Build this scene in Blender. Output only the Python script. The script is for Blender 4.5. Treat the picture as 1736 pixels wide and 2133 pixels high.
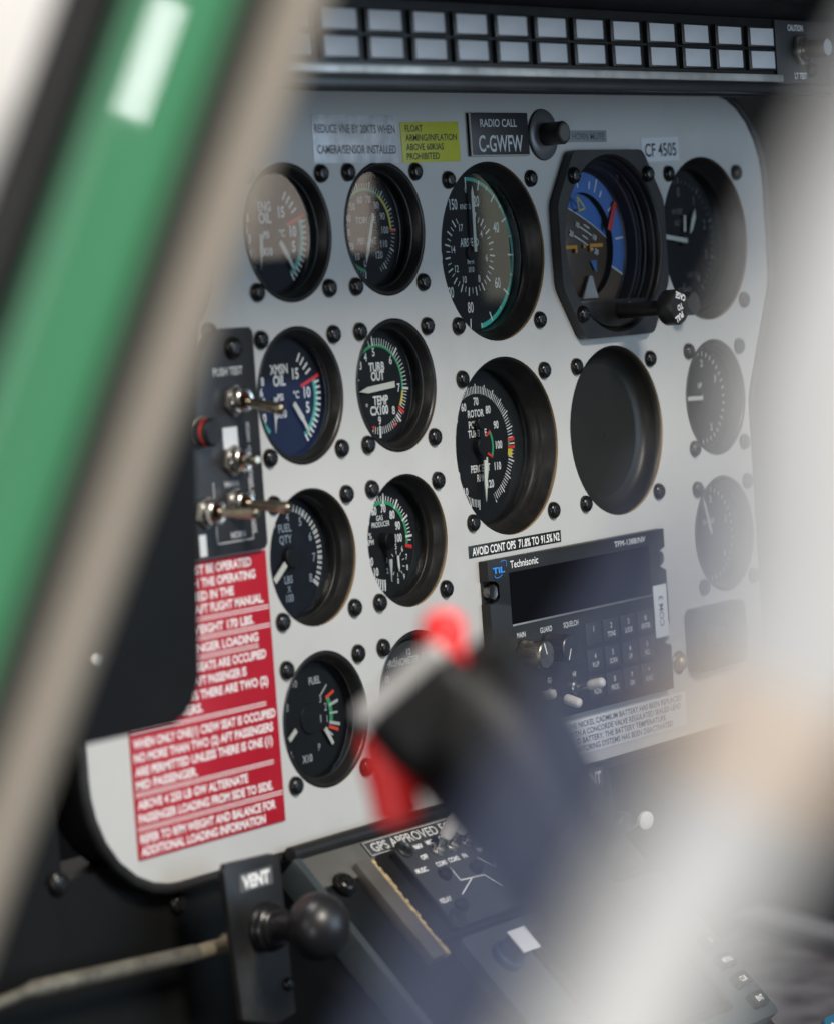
import bpy, bmesh, math, random
from mathutils import Vector, Matrix
random.seed(7)
scene = bpy.context.scene
for o in list(bpy.data.objects):
    bpy.data.objects.remove(o)
R = math.radians
sin, cos, pi = math.sin, math.cos, math.pi
MM = 0.001
C = scene.collection

# All lengths below are millimetres on the real panel: x to the right, y DOWN, z INTO the panel,
# origin at the centre of the airspeed indicator.  World = (x, z, -y) in metres.
def W(x, y, z):
    return Vector((x * MM, z * MM, -y * MM))

# ------------------------------------------------------------------ camera
cam_d = bpy.data.cameras.new('camera')
cam = bpy.data.objects.new('camera', cam_d)
C.objects.link(cam)
scene.camera = cam
CR = Vector((0.59021813, 0.07131513, -0.80408750))    # camera right, in panel axes
CD = Vector((-0.09554503, 0.99525984, 0.01813817))    # camera down
CF = Vector((0.80156953, 0.06612108, 0.59423421))     # camera forward
def PW(v):
    return Vector((v.x, v.z, -v.y))
rot = Matrix((PW(CR), -PW(CD), -PW(CF))).transposed()
CAM = Vector((-1172.0856, 17.5512, -816.8536))
cam.matrix_world = Matrix.Translation(W(*CAM)) @ rot.to_4x4()
cam_d.sensor_fit = 'HORIZONTAL'
cam_d.sensor_width = 36.0
cam_d.lens = 139.94
cam_d.clip_start = 0.02
cam_d.clip_end = 60
cam_d.dof.use_dof = True
cam_d.dof.focus_distance = 1.428
cam_d.dof.aperture_fstop = 10.4
cam_d.dof.aperture_blades = 0

# ------------------------------------------------------------------ world and lamps
world = bpy.data.worlds.new('World')
scene.world = world
world.use_nodes = True
bgn = world.node_tree.nodes['Background']
bgn.inputs['Color'].default_value = (0.62, 0.72, 0.95, 1)
bgn.inputs['Strength'].default_value = 0.04

def area(name, pos, target, sx, sy, power, col):
    l = bpy.data.lights.new(name, 'AREA')
    l.shape = 'RECTANGLE'
    l.size = sx * MM
    l.size_y = sy * MM
    l.energy = power
    l.color = col
    o = bpy.data.objects.new(name, l)
    C.objects.link(o)
    p, t = W(*pos), W(*target)
    o.location = p
    o.rotation_euler = (t - p).to_track_quat('-Z', 'Y').to_euler()
    return o
area('hangar_lamp_key', (-620, -1130, -1800), (-60, 120, 0), 480, 480, 54, (1.0, 0.935, 0.84))
area('hangar_window_fill', (650, 20, -1900), (0, 60, 0), 1100, 900, 14.5, (0.62, 0.81, 1.0))
area('added_foreground_lamp', (-1950, -500, -330), (-950, 40, -650), 700, 900, 6.3, (1.0, 0.97, 0.93))  # added lamp, brightens the near post and bar, barely grazes the panel
area('hangar_lamp_overhead', (-450, -1500, -190), (-450, 100, -190), 500, 300, 22, (1.0, 0.98, 0.96))
area('added_bar_lamp', (-1700, 380, -950), (-980, 60, -690), 380, 380, 4.2, (0.97, 0.98, 1.0))  # added lamp, only there to brighten the white bar
area('added_wall_lamp', (600, -700, 350), (700, -230, 900), 500, 500, 4.6, (1.0, 0.97, 0.95))  # added lamp, out of view, brightens the pale wall
# small tinted lamps added only to show as reflections in the instrument glasses
area('glass_reflection_tan', (905, -75, -830), (-110, -12, 0), 155, 105, 0.10, (1.0, 0.86, 0.74))
area('glass_reflection_olive', (1250, -50, -830), (0, 0, 0), 58, 150, 0.020, (1.0, 1.0, 0.78))
area('glass_reflection_blue', (868, 122, -830), (-143, 54, 0), 85, 90, 0.013, (0.14, 0.30, 1.0))

vs = scene.view_settings
vs.view_transform = 'Standard'
vs.look = 'None'
vs.exposure = 0.0
vs.gamma = 1.0
vs.use_curve_mapping = False
scene.render.engine = 'CYCLES'
scene.render.resolution_x = 833
scene.render.resolution_y = 1024

# ------------------------------------------------------------------ materials
MATS = {}
def mat(name, col, rough=0.5, metal=0.0, spec=0.5, var=0.0, vscale=30.0, bump=0.0, bscale=400.0,
        coat=0.0, rvar=0.0, dirt=None, dscale=8.0, damt=0.0):
    if name in MATS:
        return MATS[name]
    m = bpy.data.materials.new(name)
    m.use_nodes = True
    nt = m.node_tree
    b = nt.nodes['Principled BSDF']
    b.inputs['Roughness'].default_value = rough
    b.inputs['Metallic'].default_value = metal
    b.inputs['Specular IOR Level'].default_value = spec
    b.inputs['Coat Weight'].default_value = coat
    b.inputs['Coat Roughness'].default_value = 0.08
    tc = nt.nodes.new('ShaderNodeTexCoord')
    n1 = nt.nodes.new('ShaderNodeTexNoise')
    n1.inputs['Scale'].default_value = vscale
    n1.inputs['Detail'].default_value = 6
    nt.links.new(tc.outputs['Object'], n1.inputs['Vector'])
    rp = nt.nodes.new('ShaderNodeValToRGB')
    rp.color_ramp.elements[0].position = 0.3
    rp.color_ramp.elements[1].position = 0.7
    a = [max(0, c * (1 - var)) for c in col[:3]]
    z = [min(1, c * (1 + var)) for c in col[:3]]
    rp.color_ramp.elements[0].color = (*a, 1)
    rp.color_ramp.elements[1].color = (*z, 1)
    nt.links.new(n1.outputs['Fac'], rp.inputs['Fac'])
    out = rp.outputs['Color']
    if dirt:
        n3 = nt.nodes.new('ShaderNodeTexNoise')
        n3.inputs['Scale'].default_value = dscale
        n3.inputs['Detail'].default_value = 9
        n3.inputs['Roughness'].default_value = 0.7
        nt.links.new(tc.outputs['Object'], n3.inputs['Vector'])
        r3 = nt.nodes.new('ShaderNodeValToRGB')
        r3.color_ramp.elements[0].position = 0.52
        r3.color_ramp.elements[1].position = 0.75
        r3.color_ramp.elements[0].color = (0, 0, 0, 1)
        r3.color_ramp.elements[1].color = (damt, damt, damt, 1)
        nt.links.new(n3.outputs['Fac'], r3.inputs['Fac'])
        mx = nt.nodes.new('ShaderNodeMixRGB')
        mx.inputs['Color2'].default_value = (*dirt, 1)
        nt.links.new(r3.outputs['Color'], mx.inputs['Fac'])
        nt.links.new(out, mx.inputs['Color1'])
        out = mx.outputs['Color']
    nt.links.new(out, b.inputs['Base Color'])
    if rvar:
        mr = nt.nodes.new('ShaderNodeMapRange')
        mr.inputs['To Min'].default_value = max(0.02, rough - rvar)
        mr.inputs['To Max'].default_value = min(1, rough + rvar)
        n4 = nt.nodes.new('ShaderNodeTexNoise')
        n4.inputs['Scale'].default_value = vscale * 2.3
        n4.inputs['Detail'].default_value = 8
        nt.links.new(tc.outputs['Object'], n4.inputs['Vector'])
        nt.links.new(n4.outputs['Fac'], mr.inputs['Value'])
        nt.links.new(mr.outputs['Result'], b.inputs['Roughness'])
    if bump:
        n2 = nt.nodes.new('ShaderNodeTexNoise')
        n2.inputs['Scale'].default_value = bscale
        n2.inputs['Detail'].default_value = 3
        nt.links.new(tc.outputs['Object'], n2.inputs['Vector'])
        bp = nt.nodes.new('ShaderNodeBump')
        bp.inputs['Strength'].default_value = bump
        bp.inputs['Distance'].default_value = 0.0004
        nt.links.new(n2.outputs['Fac'], bp.inputs['Height'])
        nt.links.new(bp.outputs['Normal'], b.inputs['Normal'])
    MATS[name] = m
    return m

PANEL = mat('panel_grey_paint', (0.50, 0.50, 0.485), 0.42, var=0.03, vscale=14, bump=0.25, bscale=1600, rvar=0.07,
            dirt=(0.36, 0.35, 0.32), dscale=11, damt=0.35)
EDGE = mat('bare_panel_edge', (0.34, 0.24, 0.13), 0.5, var=0.3, vscale=80)
BLACK = mat('black_satin_paint', (0.012, 0.012, 0.013), 0.38, var=0.25, vscale=60, bump=0.12, bscale=1500, rvar=0.1)
BEZEL = mat('black_bezel', (0.010, 0.010, 0.010), 0.36, spec=0.35, var=0.3, vscale=90, bump=0.1, bscale=2200, rvar=0.1,
            dirt=(0.05, 0.047, 0.04), dscale=60, damt=0.4)
WELL = mat('black_well', (0.006, 0.006, 0.006), 0.55, var=0.3)
DIAL = mat('dial_black', (0.010, 0.0105, 0.011), 0.5, spec=0.2, var=0.2, vscale=120)
DIALB = mat('dial_blue_black', (0.009, 0.011, 0.017), 0.5, spec=0.2, var=0.2, vscale=120)
SCREW = mat('black_screw', (0.008, 0.008, 0.008), 0.24, spec=.4, var=0.3, vscale=200, rvar=0.08)
RECESS_SHADE = mat('recess_shade_black', (0.004, 0.004, 0.004), 0.5)
WPRINT = mat('white_print', (0.82, 0.82, 0.80), 0.6, var=0.05)
GPRINT = mat('grey_print', (0.56, 0.57, 0.57), 0.6, var=0.05)
DPRINT = mat('dim_print', (0.16, 0.165, 0.17), 0.6, var=0.05)
RED = mat('dial_red', (0.80, 0.03, 0.025), 0.5)
GREEN = mat('dial_green', (0.03, 0.36, 0.14), 0.5)
TEAL = mat('dial_teal', (0.07, 0.46, 0.34), 0.5)
YEL = mat('dial_yellow', (0.72, 0.60, 0.04), 0.5)
NEEDLE = mat('needle_white', (0.70, 0.69, 0.63), 0.5, var=0.05)
BPRINT = mat('black_print', (0.02, 0.02, 0.022), 0.6)
STEEL = mat('worn_steel', (0.55, 0.53, 0.49), 0.24, metal=1.0, var=0.15, vscale=150, rvar=0.1)
NICKEL = mat('nickel_knob', (0.52, 0.48, 0.40), 0.3, metal=1.0, var=0.1, vscale=120, rvar=0.1)
DNICKEL = mat('dark_knob', (0.17, 0.165, 0.16), 0.35, metal=1.0, var=0.1, rvar=0.1)
ALU = mat('worn_aluminium', (0.36, 0.35, 0.33), 0.42, metal=0.8, var=0.2, vscale=40, rvar=0.12, dirt=(0.12, 0.11, 0.1), dscale=30, damt=0.6)
LENS = mat('caution_lens', (0.68, 0.68, 0.69), 0.34, var=0.08, vscale=40, rvar=0.12, bump=0.1, bscale=600)
WHITEP = mat('white_plastic', (0.66, 0.65, 0.62), 0.4, var=0.06)

def glass_mat():
    m = bpy.data.materials.new('instrument_glass')
    m.use_nodes = True
    nt = m.node_tree
    nt.nodes.clear()
    out = nt.nodes.new('ShaderNodeOutputMaterial')
    tr = nt.nodes.new('ShaderNodeBsdfTransparent')
    tr.inputs['Color'].default_value = (0.93, 0.94, 0.94, 1)
    gl = nt.nodes.new('ShaderNodeBsdfGlossy')
    gl.inputs['Roughness'].default_value = 0.02
    fr = nt.nodes.new('ShaderNodeFresnel')
    fr.inputs['IOR'].default_value = 1.5
    mu = nt.nodes.new('ShaderNodeMath')
    mu.operation = 'MULTIPLY'
    mu.inputs[1].default_value = 1.5
    mx = nt.nodes.new('ShaderNodeMixShader')
    nt.links.new(fr.outputs[0], mu.inputs[0])
    nt.links.new(mu.outputs[0], mx.inputs[0])
    nt.links.new(tr.outputs[0], mx.inputs[1])
    nt.links.new(gl.outputs[0], mx.inputs[2])
    nt.links.new(mx.outputs[0], out.inputs[0])
    return m
GLASS = glass_mat()

# ------------------------------------------------------------------ mesh helpers
# Local frame of every thing: x right, y INTO the surface, z up.  Helper arguments are (u right, v up, n towards the viewer), mm.
_txt = {}
def text_geo(body, bold):
    k = (body, bold)
    if k not in _txt:
        cu = bpy.data.curves.new('t', 'FONT')
        cu.body = body
        cu.size = 1
        cu.resolution_u = 3
        cu.offset = bold
        o = bpy.data.objects.new('t', cu)
        C.objects.link(o)
        dg = bpy.context.evaluated_depsgraph_get()
        me = bpy.data.meshes.new_from_object(o.evaluated_get(dg))
        vs_ = [(v.co.x, v.co.y) for v in me.vertices]
        fs = [tuple(p.vertices) for p in me.polygons]
        bpy.data.objects.remove(o)
        bpy.data.curves.remove(cu)
        bpy.data.meshes.remove(me)
        _txt[k] = (vs_, fs)
    return _txt[k]
_H = text_geo('H', 0.0)[0]
CAPH = max(v[1] for v in _H) - min(v[1] for v in _H)

class MB:
    def __init__(s):
        s.bm = bmesh.new()
    def _v(s, u, v, n):
        return s.bm.verts.new((u * MM, -n * MM, v * MM))
    def poly(s, pts):
        return s.bm.faces.new([s._v(*p) for p in pts])
    def flat(s, pts, n):
        return s.poly([(p[0], p[1], n) for p in pts])
    def prism(s, pts, n0, n1, bev=0.0, seg=2):
        """polygon pts (u, v) counter-clockwise, from n0 (back) to n1 (front)"""
        a = [s._v(p[0], p[1], n0) for p in pts]
        b = [s._v(p[0], p[1], n1) for p in pts]
        fs = [s.bm.faces.new(a[::-1]), s.bm.faces.new(b)]
        k = len(pts)
        for i in range(k):
            fs.append(s.bm.faces.new((a[i], a[(i + 1) % k], b[(i + 1) % k], b[i])))
        if bev:
            es = list({e for f in fs for e in f.edges})
            bmesh.ops.bevel(s.bm, geom=es, offset=bev * MM, segments=seg, affect='EDGES', profile=0.6, clamp_overlap=True)
    def box(s, u0, u1, v0, v1, n0, n1, bev=0.0, seg=2):
        s.prism([(u0, v0), (u1, v0), (u1, v1), (u0, v1)], n0, n1, bev, seg)
    def rbox(s, u0, u1, v0, v1, n0, n1, r, bev=0.0):
        pts = []
        for cx, cy, a0 in ((u1 - r, v0 + r, -90), (u1 - r, v1 - r, 0), (u0 + r, v1 - r, 90), (u0 + r, v0 + r, 180)):
            for i in range(6):
                a = R(a0 + 18 * i)
                pts.append((cx + r * cos(a), cy + r * sin(a)))
        s.prism(pts, n0, n1, bev)
    def lathe(s, prof, u=0, v=0, seg=64, cap0=False, cap1=False, axis=None, base=None):
        """prof: list of (radius, n). Axis along n through (u, v), or along `axis` from `base` (both u,v,n vectors)."""
        if axis is None:
            ax, e1, e2, b0 = Vector((0, 0, 1)), Vector((1, 0, 0)), Vector((0, 1, 0)), Vector((u, v, 0))
        else:
            ax = Vector(axis).normalized()
            t = Vector((0, 1, 0)) if abs(ax.y) < 0.9 else Vector((1, 0, 0))
            e1 = t.cross(ax).normalized()
            e2 = ax.cross(e1)
            b0 = Vector(base)
        rings = []
        for r, n in prof:
            rings.append([s._v(*(b0 + ax * n + e1 * (r * cos(2 * pi * i / seg)) + e2 * (r * sin(2 * pi * i / seg)))) for i in range(seg)])
        for a, b in zip(rings, rings[1:]):
            for i in range(seg):
                j = (i + 1) % seg
                s.bm.faces.new((a[i], a[j], b[j], b[i]))
        if cap0:
            s.bm.faces.new(rings[0][::-1])
        if cap1:
            s.bm.faces.new(rings[-1])
    def disc(s, r, n, u=0, v=0, seg=64):
        s.bm.faces.new([s._v(u + r * cos(2 * pi * i / seg), v + r * sin(2 * pi * i / seg), n) for i in range(seg)])
    def arc(s, a0, a1, r0, r1, n, u=0, v=0):
        """annular sector, angles clockwise from the top in degrees"""
        k = max(2, int(abs(a1 - a0) / 4) + 1)
        p = [R(a0 + (a1 - a0) * i / k) for i in range(k + 1)]
        for a, b in zip(p, p[1:]):
            s.flat([(u + r0 * sin(a), v + r0 * cos(a)), (u + r0 * sin(b), v + r0 * cos(b)),
                    (u + r1 * sin(b), v + r1 * cos(b)), (u + r1 * sin(a), v + r1 * cos(a))], n)
    def tick(s, a, r0, r1, w, n, u=0, v=0):
        a = R(a)
        dx, dy = sin(a), cos(a)
        px, py = dy * w / 2, -dx * w / 2
        s.flat([(u + dx * r0 + px, v + dy * r0 + py), (u + dx * r1 + px, v + dy * r1 + py),
                (u + dx * r1 - px, v + dy * r1 - py), (u + dx * r0 - px, v + dy * r0 - py)], n)
    def line(s, x0, y0, x1, y1, w, n):
        d = Vector((x1 - x0, y1 - y0))
        p = Vector((-d.y, d.x)).normalized() * w / 2
        s.flat([(x0 - p.x, y0 - p.y), (x1 - p.x, y1 - p.y), (x1 + p.x, y1 + p.y), (x0 + p.x, y0 + p.y)], n)
    def text(s, body, u, v, h, n, align='C', bold=0.008, width=None, xs=0.9, rot=0.0):
        """centre (or left) of the cap-height line box at (u, v); h = cap height"""
        vs_, fs = text_geo(body, round(bold * 1.7, 3))
        if not vs_:
            return
        k = h / CAPH
        x0, x1 = min(p[0] for p in vs_), max(p[0] for p in vs_)
        kx = k * xs if width is None else width / (x1 - x0)
        off = x0 if align == 'L' else (x1 if align == 'R' else (x0 + x1) / 2)
        c, sn = cos(R(rot)), sin(R(rot))
        vv = []
        for x, y in vs_:
            X, Y = (x - off) * kx, y * k - h / 2
            vv.append(s._v(u + X * c - Y * sn, v + X * sn + Y * c, n))
        for f in fs:
            try:
                s.bm.faces.new([vv[i] for i in f])
            except ValueError:
                pass
    def tube(s, path, rad, seg=12, cap=True):
        """path: list of (u,v,n); rad: number or list"""
        P = [Vector(p) for p in path]
        rings = []
        e1 = None
        for i, p in enumerate(P):
            d = (P[min(i + 1, len(P) - 1)] - P[max(i - 1, 0)]).normalized()
            if e1 is None:
                t = Vector((0, 0, 1)) if abs(d.z) < 0.9 else Vector((0, 1, 0))
                e1 = d.cross(t).normalized()
            else:
                e1 = (e1 - d * e1.dot(d)).normalized()
            e2 = d.cross(e1)
            r = rad[i] if isinstance(rad, (list, tuple)) else rad
            ra, rb = r if isinstance(r, tuple) else (r, r)
            rings.append([s._v(*(p + e1 * (ra * cos(2 * pi * k / seg)) + e2 * (rb * sin(2 * pi * k / seg)))) for k in range(seg)])
        for a, b in zip(rings, rings[1:]):
            for k in range(seg):
                j = (k + 1) % seg
                s.bm.faces.new((a[k], a[j], b[j], b[k]))
        if cap:
            s.bm.faces.new(rings[0][::-1])
            s.bm.faces.new(rings[-1])
    def mesh(s, name, m, smooth=True, ang=38):
        bmesh.ops.recalc_face_normals(s.bm, faces=s.bm.faces)
        if name == 'glass':      # a single sheet: its front looks at the viewer
            for f in s.bm.faces:
                f.normal_update()
                if f.normal.y > 0:
                    f.normal_flip()
        me = bpy.data.meshes.new(name)
        s.bm.to_mesh(me)
        s.bm.free()
        for x in (m if isinstance(m, (list, tuple)) else [m]):
            me.materials.append(x)
        if smooth:
            for p in me.polygons:
                p.use_smooth = True
            me.set_sharp_from_angle(angle=R(ang))
        return me
    def build(s, name, m, parent=None, smooth=True, ang=38):
        return link(name, s.mesh(name, m, smooth, ang), parent)

def link(name, data, parent=None):
    o = bpy.data.objects.new(name, data)
    C.objects.link(o)
    if parent is not None:
        o.parent = parent
    return o
def tag(o, label=None, cat=None, group=None, kind=None):
    if label: o['label'] = label
    if cat: o['category'] = cat
    if group: o['group'] = group
    if kind: o['kind'] = kind
    return o
def thing(name, label, cat, x, y, z=0, group=None, rx=0.0):
    o = link(name, None)
    o.empty_display_size = 0.01
    o.location = W(x, y, z)
    o.rotation_euler = (rx, 0, 0)
    return tag(o, label, cat, group)
def filled_curve(name, loops, thick, mats, parent, back):
    """flat plate with holes; loops are lists of (u, v); front face at n=0"""
    cu = bpy.data.curves.new(name, 'CURVE')
    cu.dimensions = '2D'
    cu.fill_mode = 'BOTH'
    cu.extrude = thick * MM / 2
    for lp in loops:
        sp = cu.splines.new('POLY')
        sp.points.add(len(lp) - 1)
        for p, q in zip(sp.points, lp):
            p.co = (q[0] * MM, q[1] * MM, 0, 1)
        sp.use_cyclic_u = True
    o = bpy.data.objects.new(name, cu)
    C.objects.link(o)
    dg = bpy.context.evaluated_depsgraph_get()
    me = bpy.data.meshes.new_from_object(o.evaluated_get(dg))
    bpy.data.objects.remove(o)
    for v in me.vertices:
        x, y, z = v.co
        v.co = (x, -(z - thick * MM / 2) - back * MM, y)
    me.materials.clear()
    for m in mats:
        me.materials.append(m)
    me.update()
    for p in me.polygons:
        p.material_index = 0 if abs(p.normal.y) > 0.5 else min(1, len(mats) - 1)
    return link(name, me, parent)
def circle(u, v, r, k=72):
    return [(u + r * cos(2 * pi * i / k), v + r * sin(2 * pi * i / k)) for i in range(k)]

# shared screw meshes
def screw_mesh(r=3.5, h=2.3):
    m = MB()
    prof = [(r, 0)]
    for i in range(7):
        a = i / 6 * pi / 2
        prof.append((r * (0.42 + 0.58 * cos(a)), 0.35 + (h - 0.35) * sin(a)))
    m.lathe(prof, seg=24, cap1=True)
    me = m.mesh('screw', SCREW, ang=60)
    q = MB()
    q.prism([(-1.9, -.32), (1.9, -.32), (1.9, .32), (-1.9, .32)], h - 0.3, h + 0.04)  # raised dark cross, its colour stands in for shade in the recess
    q.prism([(-.32, -1.9), (.32, -1.9), (.32, 1.9), (-.32, 1.9)], h - 0.3, h + 0.05)
    return me, q.mesh('cross_recess_shade', RECESS_SHADE, False)
SCREW_ME, RECESS_SHADE_ME = screw_mesh()
def screw(parent, u, v, n=0, k=1.0, name='screw'):
    o = link(name, SCREW_ME, parent)
    o.location = (u * MM, -n * MM, v * MM)
    o.rotation_euler = (random.uniform(-.05, .05), random.uniform(0, 3), random.uniform(-.05, .05))
    o.scale = (k * 1.12, k * 1.25, k * 1.12)
    c = link('cross_recess_shade', RECESS_SHADE_ME, o)
    return o

# ================================================================== THE SETTING
# instrument panel plate -------------------------------------------------
def fillet_outline(pts):
    """pts: (x, y_down, radius) -> list of (u, v)"""
    out = []
    k = len(pts)
    for i in range(k):
        p0, p1, p2 = Vector(pts[i - 1][:2]), Vector(pts[i][:2]), Vector(pts[(i + 1) % k][:2])
        r = pts[i][2]
        a, b = (p0 - p1).normalized(), (p2 - p1).normalized()
        ang = a.angle(b)
        d = min(r / math.tan(ang / 2), (p0 - p1).length * .49, (p2 - p1).length * .49)
        r = d * math.tan(ang / 2)
        c = p1 + (a + b).normalized() * (r / sin(ang / 2))
        s, e = p1 + a * d, p1 + b * d
        for j in range(9):
            t = j / 8
            v = (s - c) * (1 - t) + (e - c) * t
            q = c + v.normalized() * r
            out.append((q.x, -q.y))
    return out
OUT = [(-287, 60, 60), (-255, -70, 40), (237, -70, 46), (237, 22, 25), (210.5, 78, 30), (210.5, 235, 30), (-287, 235, 47)]
outline = fillet_outline(OUT)
HOLES = {   # x, y, hole radius
    'eng': (-143.3, -12.0, 28.3), 'tq': (-78.2, -12.0, 28.3), 'asi': (0.0, 0.0, 39.4), 'alt': (179.5, -0.7, 39.4),
    'xm': (-143.1, 54.0, 28.2), 'tot': (-78.0, 54.0, 28.3), 'rot': (0.3, 85.8, 39.4), 'hole': (89.6, 85.7, 39.4),
    'fq': (-142.6, 120.0, 28.2), 'gp': (-77.8, 119.8, 28.2), 'fp': (-142.4, 186.5, 28.1), 'chr': (-78.0, 186.2, 28.2),
    'vsi': (179.8, 76.4, 28.2), 'trq2': (180.0, 143.0, 28.2), 'left': (-229.5, -6.0, 39.4), 'ai': (90.5, -0.7, 41.8)}
panel = thing('instrument_panel', 'light grey painted cockpit instrument panel carrying the round gauges', 'instrument panel', 0, 0)
loops = [outline] + [circle(x, -y, r) for x, y, r in HOLES.values()]
filled_curve('panel_plate', loops, 1.6, [PANEL, EDGE], panel, 0.0)
RUB = mat('black_rubber', (0.012, 0.012, 0.012), 0.5, var=0.3, vscale=60, bump=0.1, bscale=300)
m = MB()
def offs(lp, d):
    k = len(lp)
    o = []
    for i in range(k):
        t = Vector(lp[(i + 1) % k]) - Vector(lp[i - 1])
        nrm = Vector((-t.y, t.x)).normalized()
        o.append((lp[i][0] + nrm.x * d, lp[i][1] + nrm.y * d))
    return o
ol2 = offs(outline, 1)
if abs(max(p[0] for p in ol2)) < 237.5:
    offd = -1
else:
    offd = 1
e = offs(outline, offd * 2.2)
m.tube([(p[0], p[1], -0.6) for p in e] + [(e[0][0], e[0][1], -0.6)], 2.2, 8, cap=False)
m.build('edge_trim', RUB, panel)
ALUEDGE = mat('panel_bright_edge', (0.34, 0.33, 0.30), 0.35, metal=0.6, var=0.3, vscale=60)
m = MB()
e = offs(outline, offd * 0.25)
m.tube([(p[0], p[1], -0.75) for p in e] + [(e[0][0], e[0][1], -0.75)], 0.55, 6, cap=False)
m.build('bright_edge', ALUEDGE, panel)
# hollow black shroud behind the plate
m = MB()
e = offs(outline, -offd * 4.0)
k = len(e)
a = [m._v(p[0], p[1], -1.7) for p in e]
b = [m._v(p[0], p[1], -26) for p in e]
for i in range(k):
    m.bm.faces.new((a[i], a[(i + 1) % k], b[(i + 1) % k], b[i]))
m.bm.faces.new(b)
m.build('rear_shroud', WELL, panel)

LOWER = mat('black_lower_skin', (0.0045, 0.0046, 0.0046), 0.6, spec=0.2, var=0.35, vscale=9, bump=0.2, bscale=500, rvar=0.1)
m = MB()
m.box(-900, -176, -700, -225, -40, -8)
m.box(-900, -296, -226, -60, -40, -9)
m.build('lower_bulkhead', LOWER).location = W(0, 0, 0)
tag(bpy.data.objects['lower_bulkhead'], kind='structure')
m = MB()
m.box(20, 1500, -520, -243, -560, -440)
m.box(300, 1500, -520, -470, -440, 420)
m.box(250, 1200, -500, 300, -420, -300)
tag(m.build('dark_bulkhead', LOWER), kind='structure')
sc = thing('bulkhead_screw', 'black screw set in the dark skin below the red placard', 'screw', -234, 245, 8)
s_ = screw(sc, 0, 0, 0, 1.1, 'screw_head')
sc = thing('bulkhead_screw', 'black screw on the dark skin left of the panel corner', 'screw', -300, 225, 8)
s_ = screw(sc, 0, 0, 0, 1.2, 'screw_head')

CARPET = mat('purple_grey_carpet', (0.085, 0.083, 0.092), 0.95, var=0.55, vscale=38, bump=0.8, bscale=260)
m = MB()
m.poly([(60, -452, 400), (275, -452, 400), (720, -452, -424), (60, -452, -424)])
tag(m.build('cabin_floor', CARPET), kind='structure')
SILL = mat('grey_sill', (0.16, 0.16, 0.175), 0.5, var=0.15)
m = MB()     # raised strip along the edge of the carpet
for y0, y1 in ((-456, -440),):
    q = [(275, 400), (720, -424), (748, -410), (303, 414)]
    a = [m._v(x, y0, n) for x, n in q]
    b = [m._v(x, y1, n) for x, n in q]
    fs = [m.bm.faces.new(a), m.bm.faces.new(b[::-1])] + [m.bm.faces.new((a[i], b[i], b[(i + 1) % 4], a[(i + 1) % 4])) for i in range(4)]
    bmesh.ops.bevel(m.bm, geom=list({e for f in fs for e in f.edges}), offset=2 * MM, segments=2, affect='EDGES')
tag(m.build('floor_edge_strip', SILL), kind='structure')

WALLM = mat('hangar_wall_paint', (0.78, 0.77, 0.75), 0.7, var=0.03, vscale=2)
m = MB()
m.box(150, 2200, -200, 900, -940, -900)
tag(m.build('hangar_wall', WALLM), kind='structure')

# ================================================================== GAUGES
def gauge(name, label, key, zf, style='ring', face=None, screws=True, skip=(), glassn=None, group='round panel gauges', tilt=(0, 0), screw_n=0.0):
    x, y, rr = HOLES[key]
    g = thing(name, label, 'gauge', x, y, 0, group)
    m = MB()
    big = rr > 33
    if style == 'ring':      # thick rounded bezel close behind the plate
        w = 4.2 if big else 3.6
        m.lathe([(rr - 0.05, -1.7), (rr - 0.25, -0.2), (rr - 0.9, 0.25), (rr - 1.8, 0.1), (rr - 2.5, -0.9), (rr - w + 0.3, -3.2),
                 (rr - w, -4.2), (rr - w - 0.5, -4.4), (rr - w - 0.7, -zf + 0.6), (rr - w - 0.2, -zf)], seg=72)
        fr = rr - w - 0.1
    elif style == 'step':    # flat satin band, ledge, then the dark well
        w = 4.6 if big else 3.4
        m.lathe([(rr - 0.05, -1.7), (rr - 0.3, -0.9), (rr - 0.8, -0.75), (rr - 1.3, -1.3), (rr - 1.9, -zf * .36), (rr - 2.6, -zf * .40), (rr - 2.9, -zf * .47),
                 (rr - w + .4, -zf * .62), (rr - w, -zf * .64), (rr - w - .3, -zf + 0.5), (rr - w - .1, -zf)], seg=72)
        fr = rr - w
    m.build('bezel', BEZEL, g, ang=50)
    m = MB()
    m.disc(fr + 0.3, -zf)
    g_face = m.build('dial_face', face or DIAL, g)
    m = MB()
    gn = -zf + 4.0 if glassn is None else glassn
    gr = fr + 0.35
    tx, ty = R(tilt[0]), R(tilt[1])
    m.bm.faces.new([m._v(gr * cos(2 * pi * i / 64), gr * sin(2 * pi * i / 64),
                         gn + gr * cos(2 * pi * i / 64) * math.tan(tx) + gr * sin(2 * pi * i / 64) * math.tan(ty)) for i in range(64)])
    m.build('glass', GLASS, g)
    if screws:
        s = (62.87 if big else 47.15) / 2
        for i, (a, b) in enumerate(((-1, 1), (1, 1), (-1, -1), (1, -1))):
            if i not in skip:
                screw(g, a * s + random.uniform(-.3, .3), b * s + random.uniform(-.3, .3), screw_n)
    return g

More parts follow.
